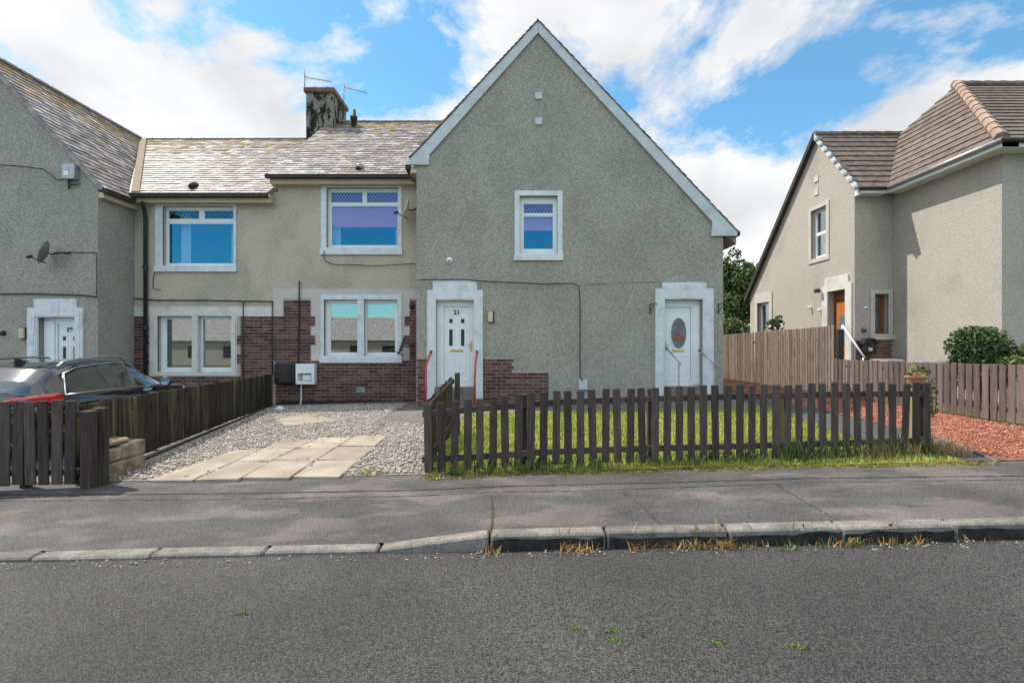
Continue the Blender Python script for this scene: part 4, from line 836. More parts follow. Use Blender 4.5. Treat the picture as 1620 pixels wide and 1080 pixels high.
wall(N_, 'porch_wall', FB_, [(XA + .004, -.5), (XC + .2, -.5), (XC + .2, zE + .05), (XA + .004, zE + .05)], [rect(wB)], 'harl_pale', d0=.003)
wall(N_, 'side_wall', SCs, [(YN, -.5), (YBf + .0, -.5), (YBf, zE + .1), (YN, zE + .1)], [], 'harl_pale'); wall(N_, 'front_wall', FD, [(XC + .004, -.5), (20, -.5), (20, zE + .1), (XC + .004, zE + .1)], [], 'harl_pale', d0=.003)
wall(N_, 'rear_wall', Front(18.6), [(XC, -.5), (20, -.5), (20, zE), (XC, zE)], [], 'harl_pale')
def courses(parent, O, U, V, extent, vmax, g=.29, m='tile', th=.035):
    O, U, V = Vector(O), Vector(U).normalized(), Vector(V).normalized(); N = U.cross(V).normalized(); N = N if N.z > 0 else -N; v = 0
    while v < vmax - .03:
        v2 = min(v + g * 1.06, vmax); a, c = extent(v), extent(v2)
        p = [O + U * a[0] + V * v + N * th, O + U * a[1] + V * v + N * th, O + U * c[1] + V * v2 + N * .006, O + U * c[0] + V * v2 + N * .006]
        MB().hexa([q - N * .03 for q in p] + p).build('tile_course', m, parent); v += g
exx, eyy = XC - .36, YN - .36; apex = Vector((13.2, 15.0, 9.29)); fy2 = 19.0
rf = MB(); rf.v = [Vector(p) for p in ((exx, eyy, zE), (exx, fy2, zE), tuple(apex), (21, eyy, zE), (21, 15.0, 9.29), (21, fy2, zE))]; rf.f = [[0, 1, 2], [0, 2, 4, 3], [1, 5, 4, 2], [0, 3, 5, 1]]
rfo = rf.build('hipped_roof', 'tile', N_)
Vh = Vector((apex.x - exx, 0, apex.z - zE)); hl = Vh.length
courses(rfo, (exx, eyy, zE), (0, 1, 0), Vh, lambda v: ((apex.y - eyy) * v / hl, fy2 - eyy - (fy2 - apex.y) * v / hl), hl)
Vf = Vector((0, apex.y - eyy, apex.z - zE)); fl = Vf.length
courses(rfo, (exx, eyy, zE), (1, 0, 0), Vf, lambda v: ((apex.x - exx) * v / fl, 10), fl, g=.30)
A_, B_ = Vector((exx, eyy, zE)), apex; n = 13
for i in range(n):
    p, q = A_.lerp(B_, i / n), A_.lerp(B_, (i + 1.06) / n); MB().tube([p + Vector((0, 0, .03 + .015)), q + Vector((0, 0, .03))], [.13, .115], 8).build('hip_tile', 'hiptile', rfo)
for i in range(16): MB().tube([(13.1 + i * .45, 15, 9.31), (13.1 + i * .45 + .46, 15, 9.30)], [.12, .11], 8).build('ridge_tile', 'tile', rfo)
Vn = Vector((0, apA[0] - (YBf - .3), apA[1] - zE)); nl = Vn.length
rA = slab_quad(N_, 'porch_roof', [(XA - .08, YBf - .3, zE), (13, YBf - .3, zE), (13, apA[0], apA[1]), (XA - .08, apA[0], apA[1])], .1, 'tile')
courses(rA, (XA - .10, YBf - .3, zE), (1, 0, 0), Vn, lambda v: (0, 3.1), nl)
slab_quad(rA, 'far_slope', [(XA - .08, farA[0] + .2, farA[1] - .2), (13, farA[0] + .2, farA[1] - .2), (13, apA[0] + .002, apA[1]), (XA - .08, apA[0] + .002, apA[1])], .1, 'tile')
for i in range(7): MB().tube([(XA - .1 + i * .45, apA[0], apA[1] + .01), (XA - .1 + i * .45 + .46, apA[0], apA[1] + .0)], [.11, .10], 8).build('ridge_tile', 'tile', rA)
vz = lambda y, z, a: (XA - .12 + a, y, z)
MB().hexa([vz(YBf - .3, zE - .16, 0), vz(apA[0], apA[1] - .16, 0), vz(apA[0], apA[1] - .16, .06), vz(YBf - .3, zE - .16, .06), vz(YBf - .3, zE + .03, 0), vz(apA[0], apA[1] + .03, 0), vz(apA[0], apA[1] + .03, .06), vz(YBf - .3, zE + .03, .06)]).build('verge_strip', 'barge', rA)
MB().hexa([vz(farA[0] + .25, farA[1] - .45, -.03), vz(apA[0], apA[1] - .16, -.03), vz(apA[0], apA[1] - .16, .06), vz(farA[0] + .25, farA[1] - .45, .06), vz(farA[0] + .25, farA[1] - .2, -.03), vz(apA[0], apA[1] + .05, -.03), vz(apA[0], apA[1] + .05, .06), vz(farA[0] + .25, farA[1] - .2, .06)]).build('verge_board', 'gutter', rA)
for i in range(9):
    p = Vector(vz(YBf - .3, zE + .02, -.01)).lerp(Vector(vz(apA[0], apA[1] + .02, -.01)), i / 9); MB().box(p.x - .02, p.x + .1, p.y - .05, p.y + .12, p.z - .03, p.z + .05).build('verge_tile', 'lead', rA)
# eaves of the neighbour: white soffit board and gutter
MB().box(exx - .02, XC, eyy - .02, YBf - .28, zE - .16, zE - .005).build('fascia', 'upvc', N_); MB().box(exx, 20, eyy - .02, YN, zE - .162, zE - .007).build('fascia', 'upvc', N_); MB().box(XA - .0, exx - .03, YBf - .33, YBf, zE - .16, zE - .012).build('fascia', 'upvc', N_)
tubeobj('gutter', [(exx - .07, eyy - .1, zE - .03), (exx - .07, YBf - .35, zE - .03)], .055, 'steel', N_, 8); tubeobj('gutter', [(exx - .1, eyy - .07, zE - .03), (20, eyy - .07, zE - .03)], .055, 'gutter', N_, 8); tubeobj('gutter', [(XA - .1, YBf - .38, zE - .04), (exx - .1, YBf - .38, zE - .04)], .05, 'gutter', N_, 8)
surround(N_, SA, (wAr[0] - .14, wAr[1] - .14, wAr[2] + .14, wAr[3] + .12), wAr, 'cream', .03); h_ = (wAr[1] + wAr[3]) / 2
wn_ = window(N_, SA, wAr, [(wAr[0] + .06, wAr[1] + .06, wAr[2] - .06, h_ - .03), (wAr[0] + .06, h_ + .03, wAr[2] - .06, wAr[3] - .06)], gm='glass2', sill=False); drape(wn_, SA, wAr[0], wAr[2], wAr[1], h_, .3, folds=4)
surround(N_, SA, (wf[0] - .2, wf[1], wf[2] + .2, wf[3] + .35), wf, 'cream', .04); window(N_, SA, wf, [(wf[0] + .06, wf[1] + .06, wf[2] - .06, wf[3] - .06)], sill=False, gm='glass2')
surround(N_, FB_, (wB[0] - .12, wB[1] - .05, wB[2] + .12, wB[3] + .12), wB, 'cream', .04); hb = wB[1] + (wB[3] - wB[1]) * .63
window(N_, FB_, wB, [(wB[0] + .06, wB[1] + .07, wB[2] - .06, hb - .03), (wB[0] + .06, hb + .03, wB[2] - .06, wB[3] - .05)], m='mahog', gm='glass2', d=.16, sill=False); MB(FB_).box(wB[0] - .16, wB[2] + .16, -.09, .02, wB[1] - .17, wB[1] - .052).build('stone_sill', 'cream', N_, bevel=.01)
bricks(N_, FB_, [(XA + .03, -.3, XC - .02, wB[1] - .18)], proud=.014, m='brick_r', limit=120)
MB(SA).prism([(dr[0] - .28, .3), (dr[0] - .28, dr[3] + .18), (dr[0] - .14, dr[3] + .18), (dr[0] - .14, dr[3] + .42), (dr[2] + .14, dr[3] + .42), (dr[2] + .14, dr[3] + .18), (dr[2] + .28, dr[3] + .18), (dr[2] + .28, .3), (dr[2], .3), (dr[2], dr[3]), (dr[0], dr[3]), (dr[0], .3)], -.05, .02).build('door_surround', 'cream_white', N_, bevel=.008)
dn = MB(SA).prism(rect(dr), .16, .22, [rect((dr[0] + .12, .6, dr[2] - .06, dr[3] - .28))]).build('door_frame', 'mahog', N_); qd = (dr[0] + .13, .6, dr[2] - .07, dr[3] - .29)
dl = MB(SA).box(qd[0], qd[2], .18, .23, qd[1], qd[3]).build('door', 'orange', N_); cu_ = (qd[0] + qd[2]) / 2
MB(SA).prism([(cu_ + .2 * math.cos(a) * (1.0), qd[1] + 1.2 + (.0 if math.sin(a) < 0 else .5) + (.22 * math.sin(a))) for a in np.linspace(0, 6.1, 18)], .172, .181).build('oval_pane', 'dish', dl)
mb = MB(SA); bar_frame(mb, (qd[0] + .1, qd[1] + .15, qd[2] - .1, qd[1] + .8), .03, .168, .182); mb.build('panel_moulding', 'orange', dl, bevel=.006)
MB(SA).box(dr[0] - .05, dr[2] + .05, -.9, .25, -.4, .58).build('doorstep', 'kerb', N_)
t = thing('handrail', 'white sloping handrail at the orange door', 'handrail'); a0, a1 = Vector((XA - .25, 14.62, SA.px(1338, 515)[1])), Vector((XA - .25, 13.7, 1.25))
tubeobj('rail', [a0, a1], .025, 'upvc', t, 8); tubeobj('post', [a1 + Vector((0, .05, 0)), (a1.x, a1.y + .05, .2)], .022, 'upvc', t, 8); tubeobj('post', [a0, (a0.x, a0.y, .2)], .022, 'upvc', t, 8)
t = thing('post_box', 'dark rounded letterbox numbered 28 on the porch wall', 'letterbox'); q = FB_.r(1359, 540, 1379, 556); cxb = (q[0] + q[2]) / 2
MB(FB_).prism([(q[0], q[1] - .05), (q[2], q[1] - .05), (q[2], q[1] + .18)] + [(cxb + (q[2] - cxb) * math.cos(a), q[1] + .18 + .16 * math.sin(a)) for a in np.linspace(.3, 2.84, 8)] + [(q[0], q[1] + .18)], -.2, -.02).build('body', 'gutter', t, bevel=.008)
MB(FB_).prism([(cxb + (q[2] - cxb + .04) * math.cos(a), q[1] + .20 + .19 * math.sin(a)) for a in np.linspace(0, 3.1416, 12)] + [(cxb + (q[2] - cxb - .02) * math.cos(a), q[1] + .20 + .14 * math.sin(a)) for a in np.linspace(3.1416, 0, 12)], -.24, -.03).build('lid', 'black', t); text('28', FB_, cxb, q[1] + .03, .12, -.205, 'textw', t)
def sidelight(x, y, label):
    t = thing('wall_light', label, 'wall light'); Y_, Z_ = SA.px(x, y); MB(SA).box(Y_ - .04, Y_ + .04, -.03, 0, Z_ - .06, Z_ + .06).build('base', 'upvc', t, bevel=.01); MB().tube([(XA - .03, Y_, Z_ + .02), (XA - .08, Y_, Z_), (XA - .10, Y_, Z_ - .05)], [.02, .035, .04], 8).build('head', 'upvc', t, smooth=True)
sidelight(1284, 486, 'small white light on the sunny wall left of the orange door'); sidelight(1299, 490, 'tiny white sensor light nearest the orange door')
t = thing('floodlight', 'dark floodlight high beside the orange door', 'floodlight'); Y_, Z_ = SA.px(1301, 460); MB(SA).box(Y_ - .09, Y_ + .09, -.22, -.12, Z_ - .06, Z_ + .06).build('lamp', 'black', t, bevel=.01); tubeobj('arm', [(XA, Y_, Z_ - .02), (XA - .14, Y_, Z_)], .02, 'black', t)
ball(FB_, 1369, 487, .05, 'upvc', 'door_sensor', 'small white round sensor on the porch wall', 'sensor'); ball(FB_, 1366, 522, .08, 'dish', 'wall_flue', 'round steel flue above the letterbox', 'flue')
for y in (283, 304):
    Y_, Z_ = SA.px(1292, y); MB(SA).box(Y_ - .11, Y_ + .11, -.025, 0, Z_ - .10, Z_ + .10).build('wall_vent', 'cream', N_)
# ================================================================== house across the street, seen only as a reflection in the panes
for k, (x0, x1, lb) in enumerate(((-46, -30, 'plain roughcast bungalow far across the street, leftmost, only mirrored in the panes'), (-27, -12, 'plain roughcast bungalow far across the street, second from left, only mirrored in panes'), (-8, 8, 'plain roughcast bungalow straight across the street, behind the viewer'))):
    O_ = thing('bungalow', lb, 'house'); zg = latz((x0 + x1) / 2) - .3; ya, yb, ym = -30, -38, -34
    MB().box(x0, x1, yb, ya, zg, zg + 3.1).build('wall', 'harl_pale', O_)
    ro = MB(); ro.v = [Vector(p) for p in ((x0 - .3, ya + .3, zg + 3.0), (x1 + .3, ya + .3, zg + 3.0), (x1 - 2.5, ym, zg + 5.8), (x0 + 2.5, ym, zg + 5.8), (x0 - .3, yb - .3, zg + 3.0), (x1 + .3, yb - .3, zg + 3.0))]; ro.f = [[0, 1, 2, 3], [3, 2, 5, 4], [0, 3, 4], [1, 5, 2], [0, 4, 5, 1]]; ro.build('roof', 'slate_i', O_)
    MB().box(x0 + 3.5, x0 + 4.5, ym - .6, ym + .6, zg + 4.8, zg + 7.0).build('chimney', 'harl', O_)
    for x in np.linspace(x0 + 2, x1 - 2, 4): MB().box(x - .7, x + .7, ya - .003, ya + .03, zg + 1.1, zg + 2.4).build('window', 'dark', O_)
# ================================================================== fences
PV = {}
def picket_mesh(key, w, h, t, m, n=6, bevel=.006):
    k = (key, random.randrange(n), round(h, 2))
    if k not in PV: PV[k] = MB().box(-w / 2 + random.uniform(0, .006), w / 2 - random.uniform(0, .006), -t / 2, t / 2, 0, h).mesh('picket', m, bevel=bevel)
    return PV[k]
def fence(label, A, B, pitch, w, topf, botf, m, rails=(.14, .62), back=1, posts=(), key='p', th=.02, tilt=.012, post_m=None, posth=0, group=None, pname='picket'):
    """A,B ground points; topf/botf(s)-> world z of picket top/bottom at fraction s; back=+1: rails on the left-normal side"""
    Fn = thing('picket_fence' if key == 'p' else 'board_fence', label, 'fence', group=group); A, B = Vector((*A, 0)), Vector((*B, 0)); L_ = (B - A).length; d = (B - A) / L_; nrm = Vector((-d.y, d.x, 0)) * back; ang = math.atan2(d.y, d.x)
    n = max(1, int(round(L_ / pitch)))
    for i in range(n):
        s = (i + .5) / n; p = A.lerp(B, s); z0, z1 = botf(s) + random.uniform(-.008, .008), topf(s) + random.uniform(-.010, .010)
        o = put(pname, picket_mesh(key + m, w, z1 - z0, th, m), Fn); o.location = (p.x, p.y, z0); o.rotation_euler = (random.gauss(0, tilt * .6), random.gauss(0, tilt), ang + random.gauss(0, tilt))
    for fr_ in rails:
        P8 = []
        for zt in (-.035, .035):
            for s, e in ((0, 0), (1, 0), (1, 1), (0, 1)):
                p = A.lerp(B, s) + nrm * (th / 2 + .003 + e * .035); zb = botf(s) + (topf(s) - botf(s)) * fr_
                P8.append((p.x, p.y, zb + zt))
        if abs(topf(.5) - (topf(0) + topf(1)) / 2) < .02: MB().hexa(P8).build('rail', m, Fn)
        else:
            S = np.linspace(0, 1, 9)
            for a, c in zip(S[:-1], S[1:]):
                Q = []
                for zt in (-.035, .035):
                    for s, e in ((a, 0), (c, 0), (c, 1), (a, 1)): p = A.lerp(B, s) + nrm * (th / 2 + .003 + e * .035); Q.append((p.x, p.y, botf(s) + (topf(s) - botf(s)) * fr_ + zt))
                MB().hexa(Q).build('rail', m, Fn)
    for s in posts:
        p = A.lerp(B, s) + nrm * (th / 2 + .045 + .045); MB().box(p.x - .04, p.x + .04, p.y - .04, p.y + .04, botf(s) - .25, topf(s) + posth).build('post', post_m or m, Fn, bevel=.006)
    return Fn
def lerp_tab(tab):
    return lambda s: float(np.interp(s, [a for a, _ in tab], [b for _, b in tab]))
pa, pb = ((668 - CX) * 5.86 / F, 5.86), ((1476 - CX) * 6.23 / F, 6.23)
xs_ = [690, 770, 850, 1000, 1100, 1300, 1470]; Ys = lambda x: 5.86 + .37 * (x - 668) / 808
tt = [((x - 668) / 808, ZC - (y - CY) * Ys(x) / F) for x, y in zip(xs_, (638, 627, 619, 613, 610, 605.5, 605))]; bb = [((x - 668) / 808, ZC - (y - CY) * Ys(x) / F) for x, y in zip(xs_, (746, 741, 735, 730, 728, 722, 716))]
fence('dark brown picket fence across the front garden', pa, pb, .1485, .098, lerp_tab(tt), lerp_tab(bb), 'picket', (.17, .84), 1, (.012, .19, .437, .985), posth=-.02)
bpy_f = [o for o in COL.objects if o.get('label') == 'dark brown picket fence across the front garden'][0]
q = ((1243 - CX) * 6.2 / F, 6.28); MB().box(q[0] - .035, q[0] + .035, q[1], q[1] + .07, .1, .95).build('post', 'tan_wood', bpy_f, bevel=.005)
q = ((1457 - CX) * 6.3 / F, 6.34); MB().box(q[0] - .045, q[0] + .045, q[1], q[1] + .09, .1, 1.06).build('post', 'tan_wood', bpy_f, bevel=.005)
fence('mossy side picket fence between drive and lawn, seen edge on', (-1.02, 5.92), (-1.0, 8.35), .15, .1, lambda s: .90 + .16 * s, lambda s: .09 + .02 * s, 'mossy', (.2, .92), -1, (.99,), key='p', posth=.06)
fence('mossy close-boarded fence between the two drives', FA, FB, .118, .108, lambda s: .885 - .06 * s, lambda s: .02 - .0 * s, 'mossy', (.2, .8), 1, (0.02, .25, .5, .75, .99), key='b', pname='board')
fence('dark brown board fence at the left front corner', (-6.9, 5.50), (-4.84, 5.62), .138, .12, lambda s: .93 + .03 * s, lambda s: .02 + .0 * s, 'picket', (.14, .82), 1, (.3, .7), key='b', pname='board', th=.025)
t = thing('gate_post', 'dark timber gate post at the end of the left fence', 'post'); MB().box(-4.76, -4.64, 5.56, 5.68, -.1, .84).build('post', 'picket', t, bevel=.01); MB().box(-4.72, -4.58, 5.68, 5.76, -.1, .86).build('side_board', 'mossy', t, bevel=.008)
gl = lambda X_: G(X_, 10)
fence('long brown board fence along the right boundary, low section', (8.0, 5.9), (8.0, 12.55), (.150), .126, lambda s: gl(8) + .95 - .02 * s, lambda s: gl(8) + .02, 'purple_wood', (.22, .82), -1, (.2, .4, .6, .8, .995), key='b', pname='board', tilt=.006)
fence('tall weathered close-boarded fence beyond the right corner of the house', (8.03, 12.6), (8.03, 20.5), (.125), .108, lambda s: gl(8) + 1.76 - .10 * s, lambda s: gl(8) + .02, 'grey_wood', (.2, .8), -1, (.1, .5, .9), key='b', pname='board', tilt=.006)
t = thing('gate_post', 'tall dark post where the right fence steps up', 'post'); MB().box(8.02, 8.16, 12.42, 12.56, 0, 1.98).build('post', 'gutter', t, bevel=.01)
# stone blocks by the gate post
t = thing('stone_steps', 'stack of weathered stone blocks beside the left gate post', 'stone blocks')
def stoneblk(x0, x1, y0, y1, z0, z1, j=.03):
    r = lambda: random.uniform(-j, j); P8 = [(x + r(), y + r(), z + r() * .5) for z in (z0, z1) for x, y in ((x0, y0), (x1, y0), (x1, y1), (x0, y1))]; MB().hexa(P8).build('stone_block', 'stone', t, bevel=.02)
stoneblk(-4.94, -4.70, 5.78, 6.50, -.06, .17, .02); stoneblk(-4.94, -4.70, 5.80, 6.10, .18, .335, .02); stoneblk(-4.95, -4.72, 6.12, 6.52, .18, .36, .02); stoneblk(-4.99, -4.76, 5.85, 6.30, .375, .43, .015) 
o = MB().hexa([(-5.9, 5.35, -.05), (-5.62, 5.35, -.05), (-5.62, 5.45, -.05), (-5.9, 5.45, -.05), (-5.9, 5.35, .02), (-5.62, 5.35, .02), (-5.62, 5.45, .02), (-5.9, 5.45, .02)]).build('concrete_block', 'cream_white', None, bevel=.008); tag(o, 'small pale concrete block at the left picture edge', 'block')
# ================================================================== car on the neighbour's drive
CAR = thing('parked_car', 'black estate car parked behind the fence on the left drive', 'car')
ST = [(-2.38, .66, .62, .40, .64), (-2.36, .76, .80, .52, .84), (-2.30, .85, .93, .60, 1.02), (-2.08, .90, .975, .60, 1.20), (-1.78, .92, .985, .60, 1.375), (-1.3, .93, .975, .60, 1.44), (-.6, .935, .96, .61, 1.472), (.0, .935, .945, .60, 1.46), (.32, .93, .935, .57, 1.39), (.68, .925, .93, .57, 1.20), (1.05, .92, .92, .62, 1.0), (1.8, .90, .88, .62, .93), (2.15, .85, .80, .60, .85), (2.30, .74, .68, .5, .72), (2.34, .60, .55, .4, .57)]
STA = np.array(ST)
def sec(x):
    hw, zb, hr, zr = [float(np.interp(x, STA[:, 0], STA[:, k])) for k in (1, 2, 3, 4)]
    low = .28 + .1 * sst(1.9, 2.34, abs(x))
    return [(hw * .90, low), (hw * .985, min(.42, zb * .6)), (hw * 1.0, min(.62, zb * .75)), (hw * .995, zb * .87), (hw * .965, zb * .97), (hw * .94, zb), (hw * .94 + (hr - hw * .94) * .5, zb + (zr - .05 - zb) * .55), (hr + .02, zr - .055), (hr * .86, zr - .015), (hr * .5, zr), (0, zr + .008)]
xs2 = np.unique(np.concatenate([np.linspace(-2.38, 2.34, 60), STA[:, 0]])); V = []; Fc = []; nS = 21
ang = math.radians(11.3); cpos = Vector((-7.60, 8.95, -.13))
fwd = Vector((-math.sin(ang), math.cos(ang), 0)); rgt = Vector((math.cos(ang), math.sin(ang), 0))
CW = lambda x, y, z: cpos + fwd * x + rgt * y + Vector((0, 0, z))      # y>0: right-hand side, towards the viewer
for x in xs2:
    s = sec(x); full = [(y, z) for y, z in s] + [(-y, z) for y, z in reversed(s[:-1])]
    V += [tuple(CW(x, y, z)) for y, z in full]
for i in range(len(xs2) - 1):
    for k in range(nS - 1): a = i * nS + k; Fc.append((a, a + 1, a + nS + 1, a + nS))
Fc += [tuple(range(nS)), tuple((len(xs2) - 1) * nS + k for k in range(nS))]
b = rawmesh('body', V, Fc, 'carpaint', CAR, True)
bm = bmesh.new(); bm.from_mesh(b.data); bmesh.ops.recalc_face_normals(bm, faces=bm.faces); bm.to_mesh(b.data); bm.free()
def side(x, t, off=.006, sg=1):      # t 0..1 from belt to roof edge on the flank
    s = sec(x); p, q, r_ = s[5], s[6], s[7]
    y, z = (p[0] + (q[0] - p[0]) * t / .5, p[1] + (q[1] - p[1]) * t / .5) if t < .5 else (q[0] + (r_[0] - q[0]) * (t - .5) / .5, q[1] + (r_[1] - q[1]) * (t - .5) / .5)
    return CW(x, sg * (y + off), z + off * .4)
def patch(name, top, bot, m, n=8, off=.006, parent=CAR):     # top/bot: lists of (x,t)
    V = []; ti = np.linspace(0, 1, n + 1)
    f = lambda L_, s: tuple(np.interp(s, np.linspace(0, 1, len(L_)), [q[k] for q in L_]) for k in (0, 1))
    for s in ti:
        a, c = f(bot, s), f(top, s)
        for k in range(5): x, t = a[0] + (c[0] - a[0]) * k / 4, a[1] + (c[1] - a[1]) * k / 4; V.append(tuple(side(x, t, off)))
    return rawmesh(name, V, [(i * 5 + k, i * 5 + k + 1, (i + 1) * 5 + k + 1, (i + 1) * 5 + k) for i in range(n) for k in range(4)], m, parent, True)
win = patch('side_window', [(-1.62, .78), (-1.1, .90), (-.95, .90)], [(-1.85, .08), (-1.3, .06), (-.93, .06)], 'carglass', off=.010)
patch('side_window', [(-.86, .90), (-.3, .92), (.0, .92)], [(-.86, .06), (-.3, .06), (.02, .06)], 'carglass', off=.010); patch('side_window', [(.06, .92), (.25, .90), (.38, .80)], [(.08, .06), (.4, .06), (.82, .08)], 'carglass', off=.010)
for o in [c for c in CAR.children if c.name.startswith('side_window')]: pass
trim = [side(x, t, .010) for x, t in [(-1.93, .02), (-1.65, .82), (-1.35, .92), (-.9, .95), (-.3, .96), (.1, .96), (.3, .94), (.48, .75), (.90, .05), (.5, .02), (0, .02), (-.9, .02), (-1.5, .02), (-1.93, .02)]]
tubeobj('window_trim', trim, .012, 'chrome', CAR, 6)
rw_ = []
for s in np.linspace(0, 1, 7):
    x = -2.27 + .42 * s
    q = sec(x); y = (q[7][0] + .0) * .93; z = q[9][1]
    for k in np.linspace(-1, 1, 7): rw_.append(tuple(CW(x - .012, y * k, z - .02 * abs(k) ** 3 * 2 + .012)))
rawmesh('rear_window', rw_, [(i * 7 + k, i * 7 + k + 1, (i + 1) * 7 + k + 1, (i + 1) * 7 + k) for i in range(6) for k in range(6)], 'carglass', CAR, True)
for sg in (1, -1):
    V = []
    for i, (x, y) in enumerate([(-2.375, .36), (-2.365, .50), (-2.35, .62), (-2.315, .76), (-2.24, .865), (-2.16, .90), (-2.08, .912)]):
        h = (.015, .045, .06, .07, .075, .065, .03)[i]; zc_ = (.93, .94, .95, .96, .97, .98, .99)[i]
        for k in (-1, -.4, .4, 1): V.append(tuple(CW(x - (.02 if y < .8 else 0), sg * (y + (.018 if y > .7 else .0)), zc_ + h * k * .9)))
    o = rawmesh('tail_light', V, [(i * 4 + k, i * 4 + k + 1, (i + 1) * 4 + k + 1, (i + 1) * 4 + k) for i in range(6) for k in range(3)], 'tail', CAR, True)
    md = o.modifiers.new('s', 'SOLIDIFY'); md.thickness = .02; md.offset = 0
    tubeobj('roof_rail', [CW(x, sg * (float(np.interp(x, STA[:, 0], STA[:, 3])) - .03), float(np.interp(x, STA[:, 0], STA[:, 4])) + (.035 if -1.5 < x < .1 else -.01)) for x in (-1.62, -1.48, -1.2, -.7, -.2, .05, .25)], .018, 'chrome', CAR, 6)
    mm = MB().lathe(CW(.74, sg * 1.02, 1.0), fwd, [(-.07, .04), (-.06, .09), (.0, .105), (.06, .09), (.10, .04), (.10, .001)], 12).build('wing_mirror', 'carpaint', CAR, smooth=True)
    MB().lathe(CW(.74 - .072, sg * 1.02, 1.0), -fwd, [(0, .075), (.004, .075), (.004, .001)], 12).build('mirror_glass', 'chrome', mm); tubeobj('mirror_arm', [CW(.76, sg * .9, .95), CW(.76, sg * .98, .97)], .03, 'carpaint', mm)
    for x in (-1.42, 1.42):
        wl2 = MB().lathe(CW(x, sg * .72, .33), rgt * sg, [(0, .2), (0, .33), (.03, .345), (.19, .345), (.21, .33), (.21, .23)], 28).build('wheel', 'rubber', CAR, smooth=False)
        rim = MB().lathe(CW(x, sg * .93, .33), rgt * sg, [(-.05, .02), (-.02, .06), (-.03, .2), (-.0, .23)], 20).build('rim', 'steel', wl2)
MB().hexa([CW(-1.55, -.02, 1.42), CW(-1.30, -.006, 1.43), CW(-1.30, .006, 1.43), CW(-1.55, .02, 1.42), CW(-1.56, -.008, 1.50), CW(-1.50, -.004, 1.51), CW(-1.50, .004, 1.51), CW(-1.56, .008, 1.50)]).build('roof_antenna', 'black', CAR)
V = [tuple(CW(x, y, z)) for x, y, z in ((.36, -.53, 1.375), (.36, .53, 1.375), (1.0, .6, 1.03), (1.0, -.6, 1.03))]; rawmesh('windscreen', [tuple(Vector(p) + Vector((0, 0, .02))) for p in V], [(0, 1, 2, 3)], 'carglass', CAR)
# ================================================================== trees, shrubs, pots, bins
def leaves(name, blobs, n, size, m, parent, aspect=.55):
    """leaf-sized quads through a set of ellipsoid clumps (x,y,z,rx,ry,rz), denser towards the outside"""
    vol = np.array([b[3] * b[4] * b[5] for b in blobs]); cnt = np.maximum(20, (n * vol / vol.sum()).astype(int)); C = []
    for b_, k in zip(blobs, cnt):
        d = rng.normal(size=(k, 3)); d /= np.linalg.norm(d, axis=1)[:, None]; r = rng.uniform(.35, 1.08, (k, 1)) ** .6; C.append(np.array(b_[:3]) + d * r * np.array(b_[3:]))
    C = np.concatenate(C); n = len(C); u = rng.normal(size=(n, 3)); u /= np.linalg.norm(u, axis=1)[:, None]; w = rng.normal(size=(n, 3)); w -= (w * u).sum(1)[:, None] * u; w /= np.linalg.norm(w, axis=1)[:, None]
    s = size * rng.uniform(.6, 1.4, (n, 1)); V = np.stack([C - u * s, C + w * s * aspect, C + u * s, C - w * s * aspect], 1).reshape(-1, 3)
    return npmesh(name, V, np.arange(n * 4).reshape(-1, 4), m, parent)
def tree(label, base, h, r, n, m, size, seedblobs=14, name='tree', tall=1.0, low=.35, cat='tree', trunk=.12):
    T = thing(name, label, cat); b0 = Vector(base); mb = MB(); mb.tube([b0, b0 + Vector((.05, 0, h * .3)), b0 + Vector((-.05, .05, h * .6)), b0 + Vector((0, 0, h * .9))], [trunk, trunk * .8, trunk * .5, trunk * .15], 8)
    bl_ = []
    for i in range(seedblobs):
        a = random.uniform(0, 6.283); z = random.uniform(low, .93); rr = r * (1 - ((z - low) / (1 - low)) ** 1.6 * .8) * random.uniform(.35, .8)
        c = b0 + Vector((math.cos(a) * rr, math.sin(a) * rr, z * h)); q = r * random.uniform(.28, .48); bl_.append((*c, q, q, q * random.uniform(.7, 1.1) * tall)); mb.tube([b0 + Vector((0, 0, z * h * .75)), c], [trunk * .35, trunk * .1], 5)
    bl_.append((*(b0 + Vector((0, 0, h * .95))), r * .22, r * .22, h * .1)); mb.build('trunk', 'bark', T, smooth=True); leaves('crown', bl_, n, size, m, T); return T
gz = lambda X_: latz(X_) + .05
tree('leafy green tree in the gap between the two houses', (12.0, 27.5, gz(12)), 6.3, 2.3, 9000, 'leaf', .11, 20)
tree('broad tree filling the foot of the gap between the houses', (13.4, 31.5, gz(13)), 5.0, 2.6, 7000, 'leaf', .11, 18, low=.1)
tree('pale rounded shrub below the tree between the houses', (10.35, 23.5, gz(10)), 2.5, 1.2, 3500, 'leaf2', .06, 12, name='shrub', low=.2, cat='shrub', trunk=.05)
sh = tree('shrub with pale blossom above the tall fence', (8.95, 17.0, gz(9)), 2.25, .62, 3600, 'leaf', .05, 12, name='shrub', low=.35, cat='shrub', trunk=.04)
leaves('blossom', [(8.75, 16.8, 2.0, .35, .4, .35)], 90, .045, 'petal', sh, .9)
hx, hy = (1552 - CX) * 10.4 / F, 10.4
hd = thing('hedge_bush', 'rounded clipped dark green hedge bush behind the right fence', 'bush'); MB().tube([(hx, hy, .1), (hx, hy, 1.2)], [.08, .05], 8).build('stem', 'bark', hd)
leaves('foliage', [(hx - .22, hy, 1.55, .37, .45, .42), (hx + .12, hy, 1.55, .36, .45, .40), (hx + .34, hy, 1.35, .25, .4, .38), (hx, hy, 1.1, .55, .5, .5), (hx - .1, hy, 1.68, .34, .4, .27)], 12000, .032, 'leaf3', hd, .6)
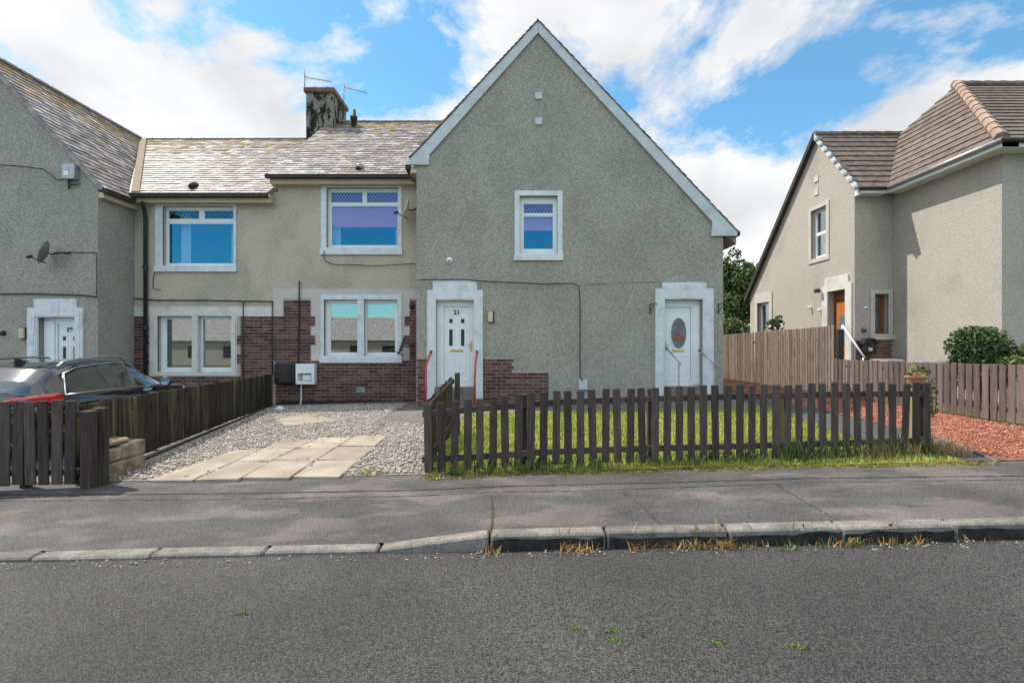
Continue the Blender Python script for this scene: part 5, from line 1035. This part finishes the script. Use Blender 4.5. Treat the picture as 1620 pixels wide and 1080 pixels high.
lb = thing('shrub', 'loose pale green shrub to the right of the hedge bush', 'shrub'); MB().tube([(hx + .5, hy - .4, .1), (hx + .55, hy - .4, 1.2)], [.03, .02], 6).build('stem', 'bark', lb); leaves('foliage', [(hx + .2, hy - .5, 1.22, .38, .25, .16), (hx + .62, hy - .4, 1.35, .22, .25, .28), (hx + .85, hy - .3, 1.5, .1, .15, .22)], 1500, .04, 'leaf2', lb, .5)
def bin_(x, y, label):
    t = thing('wheelie_bin', label, 'bin'); MB().hexa([(x - .22, y - .25, .15), (x + .22, y - .25, .15), (x + .22, y + .25, .15), (x - .22, y + .25, .15), (x - .28, y - .32, 1.12), (x + .28, y - .32, 1.12), (x + .28, y + .32, 1.12), (x - .28, y + .32, 1.12)]).build('body', 'binlid', t, bevel=.02)
    MB().hexa([(x - .3, y - .34, 1.125), (x + .3, y - .34, 1.125), (x + .3, y + .34, 1.125), (x - .3, y + .34, 1.125), (x - .22, y - .26, 1.22), (x + .22, y - .26, 1.22), (x + .25, y + .3, 1.22), (x - .25, y + .3, 1.22)]).build('lid', 'binlid', t, bevel=.03)
    for s in (-1, 1): MB().lathe((x + s * .2, y + .3, .16), (s, 0, 0), [(0, .1), (.05, .1), (.05, .01)], 12).build('wheel', 'rubber', t)
bin_((1404 - CX) * 13.3 / F, 13.3, 'grey wheelie bin lid below the porch window'); bin_((1497 - CX) * 11.6 / F, 11.9, 'grey wheelie bin lid just left of the hedge bush')
t = thing('plant_pot', 'terracotta pot with trailing plant on the right fence post', 'plant pot'); c = ((1457 - CX) * 6.3 / F, 6.385, 1.06)
MB().lathe(c, (0, 0, 1), [(0, .001), (0, .075), (.09, .10), (.10, .112), (.12, .112), (.12, .09), (.10, .085), (.1, .001)], 16).build('pot', 'terra', t, smooth=False); leaves('plant', [(c[0] + .02, c[1], c[2] + .16, .14, .12, .08)], 70, .03, 'weed', t); tubeobj('trailing_stem', [(c[0] + .06, c[1], c[2] + .13), (c[0] + .17, c[1], c[2] + .08), (c[0] + .21, c[1], c[2] - .15), (c[0] + .22, c[1], c[2] - .42)], .004, 'weed', t, 4); leaves('trailing_leaves', [(c[0] + .2, c[1], c[2] - .05, .06, .08, .2), (c[0] + .22, c[1], c[2] - .26, .06, .08, .18)], 70, .03, 'weed', t)
# small litter
o = tag(MB().lathe(Pz(442, 643, 12.3)[:2] + (G(-5.6, 12) + .02,), (0, 0, 1), [(0, .12), (.05, .1), (.08, .03), (.08, .001)], 9).build('plastic_bag', 'upvc', None), 'small white scrap by the wall at the end of the drive fence', 'litter')
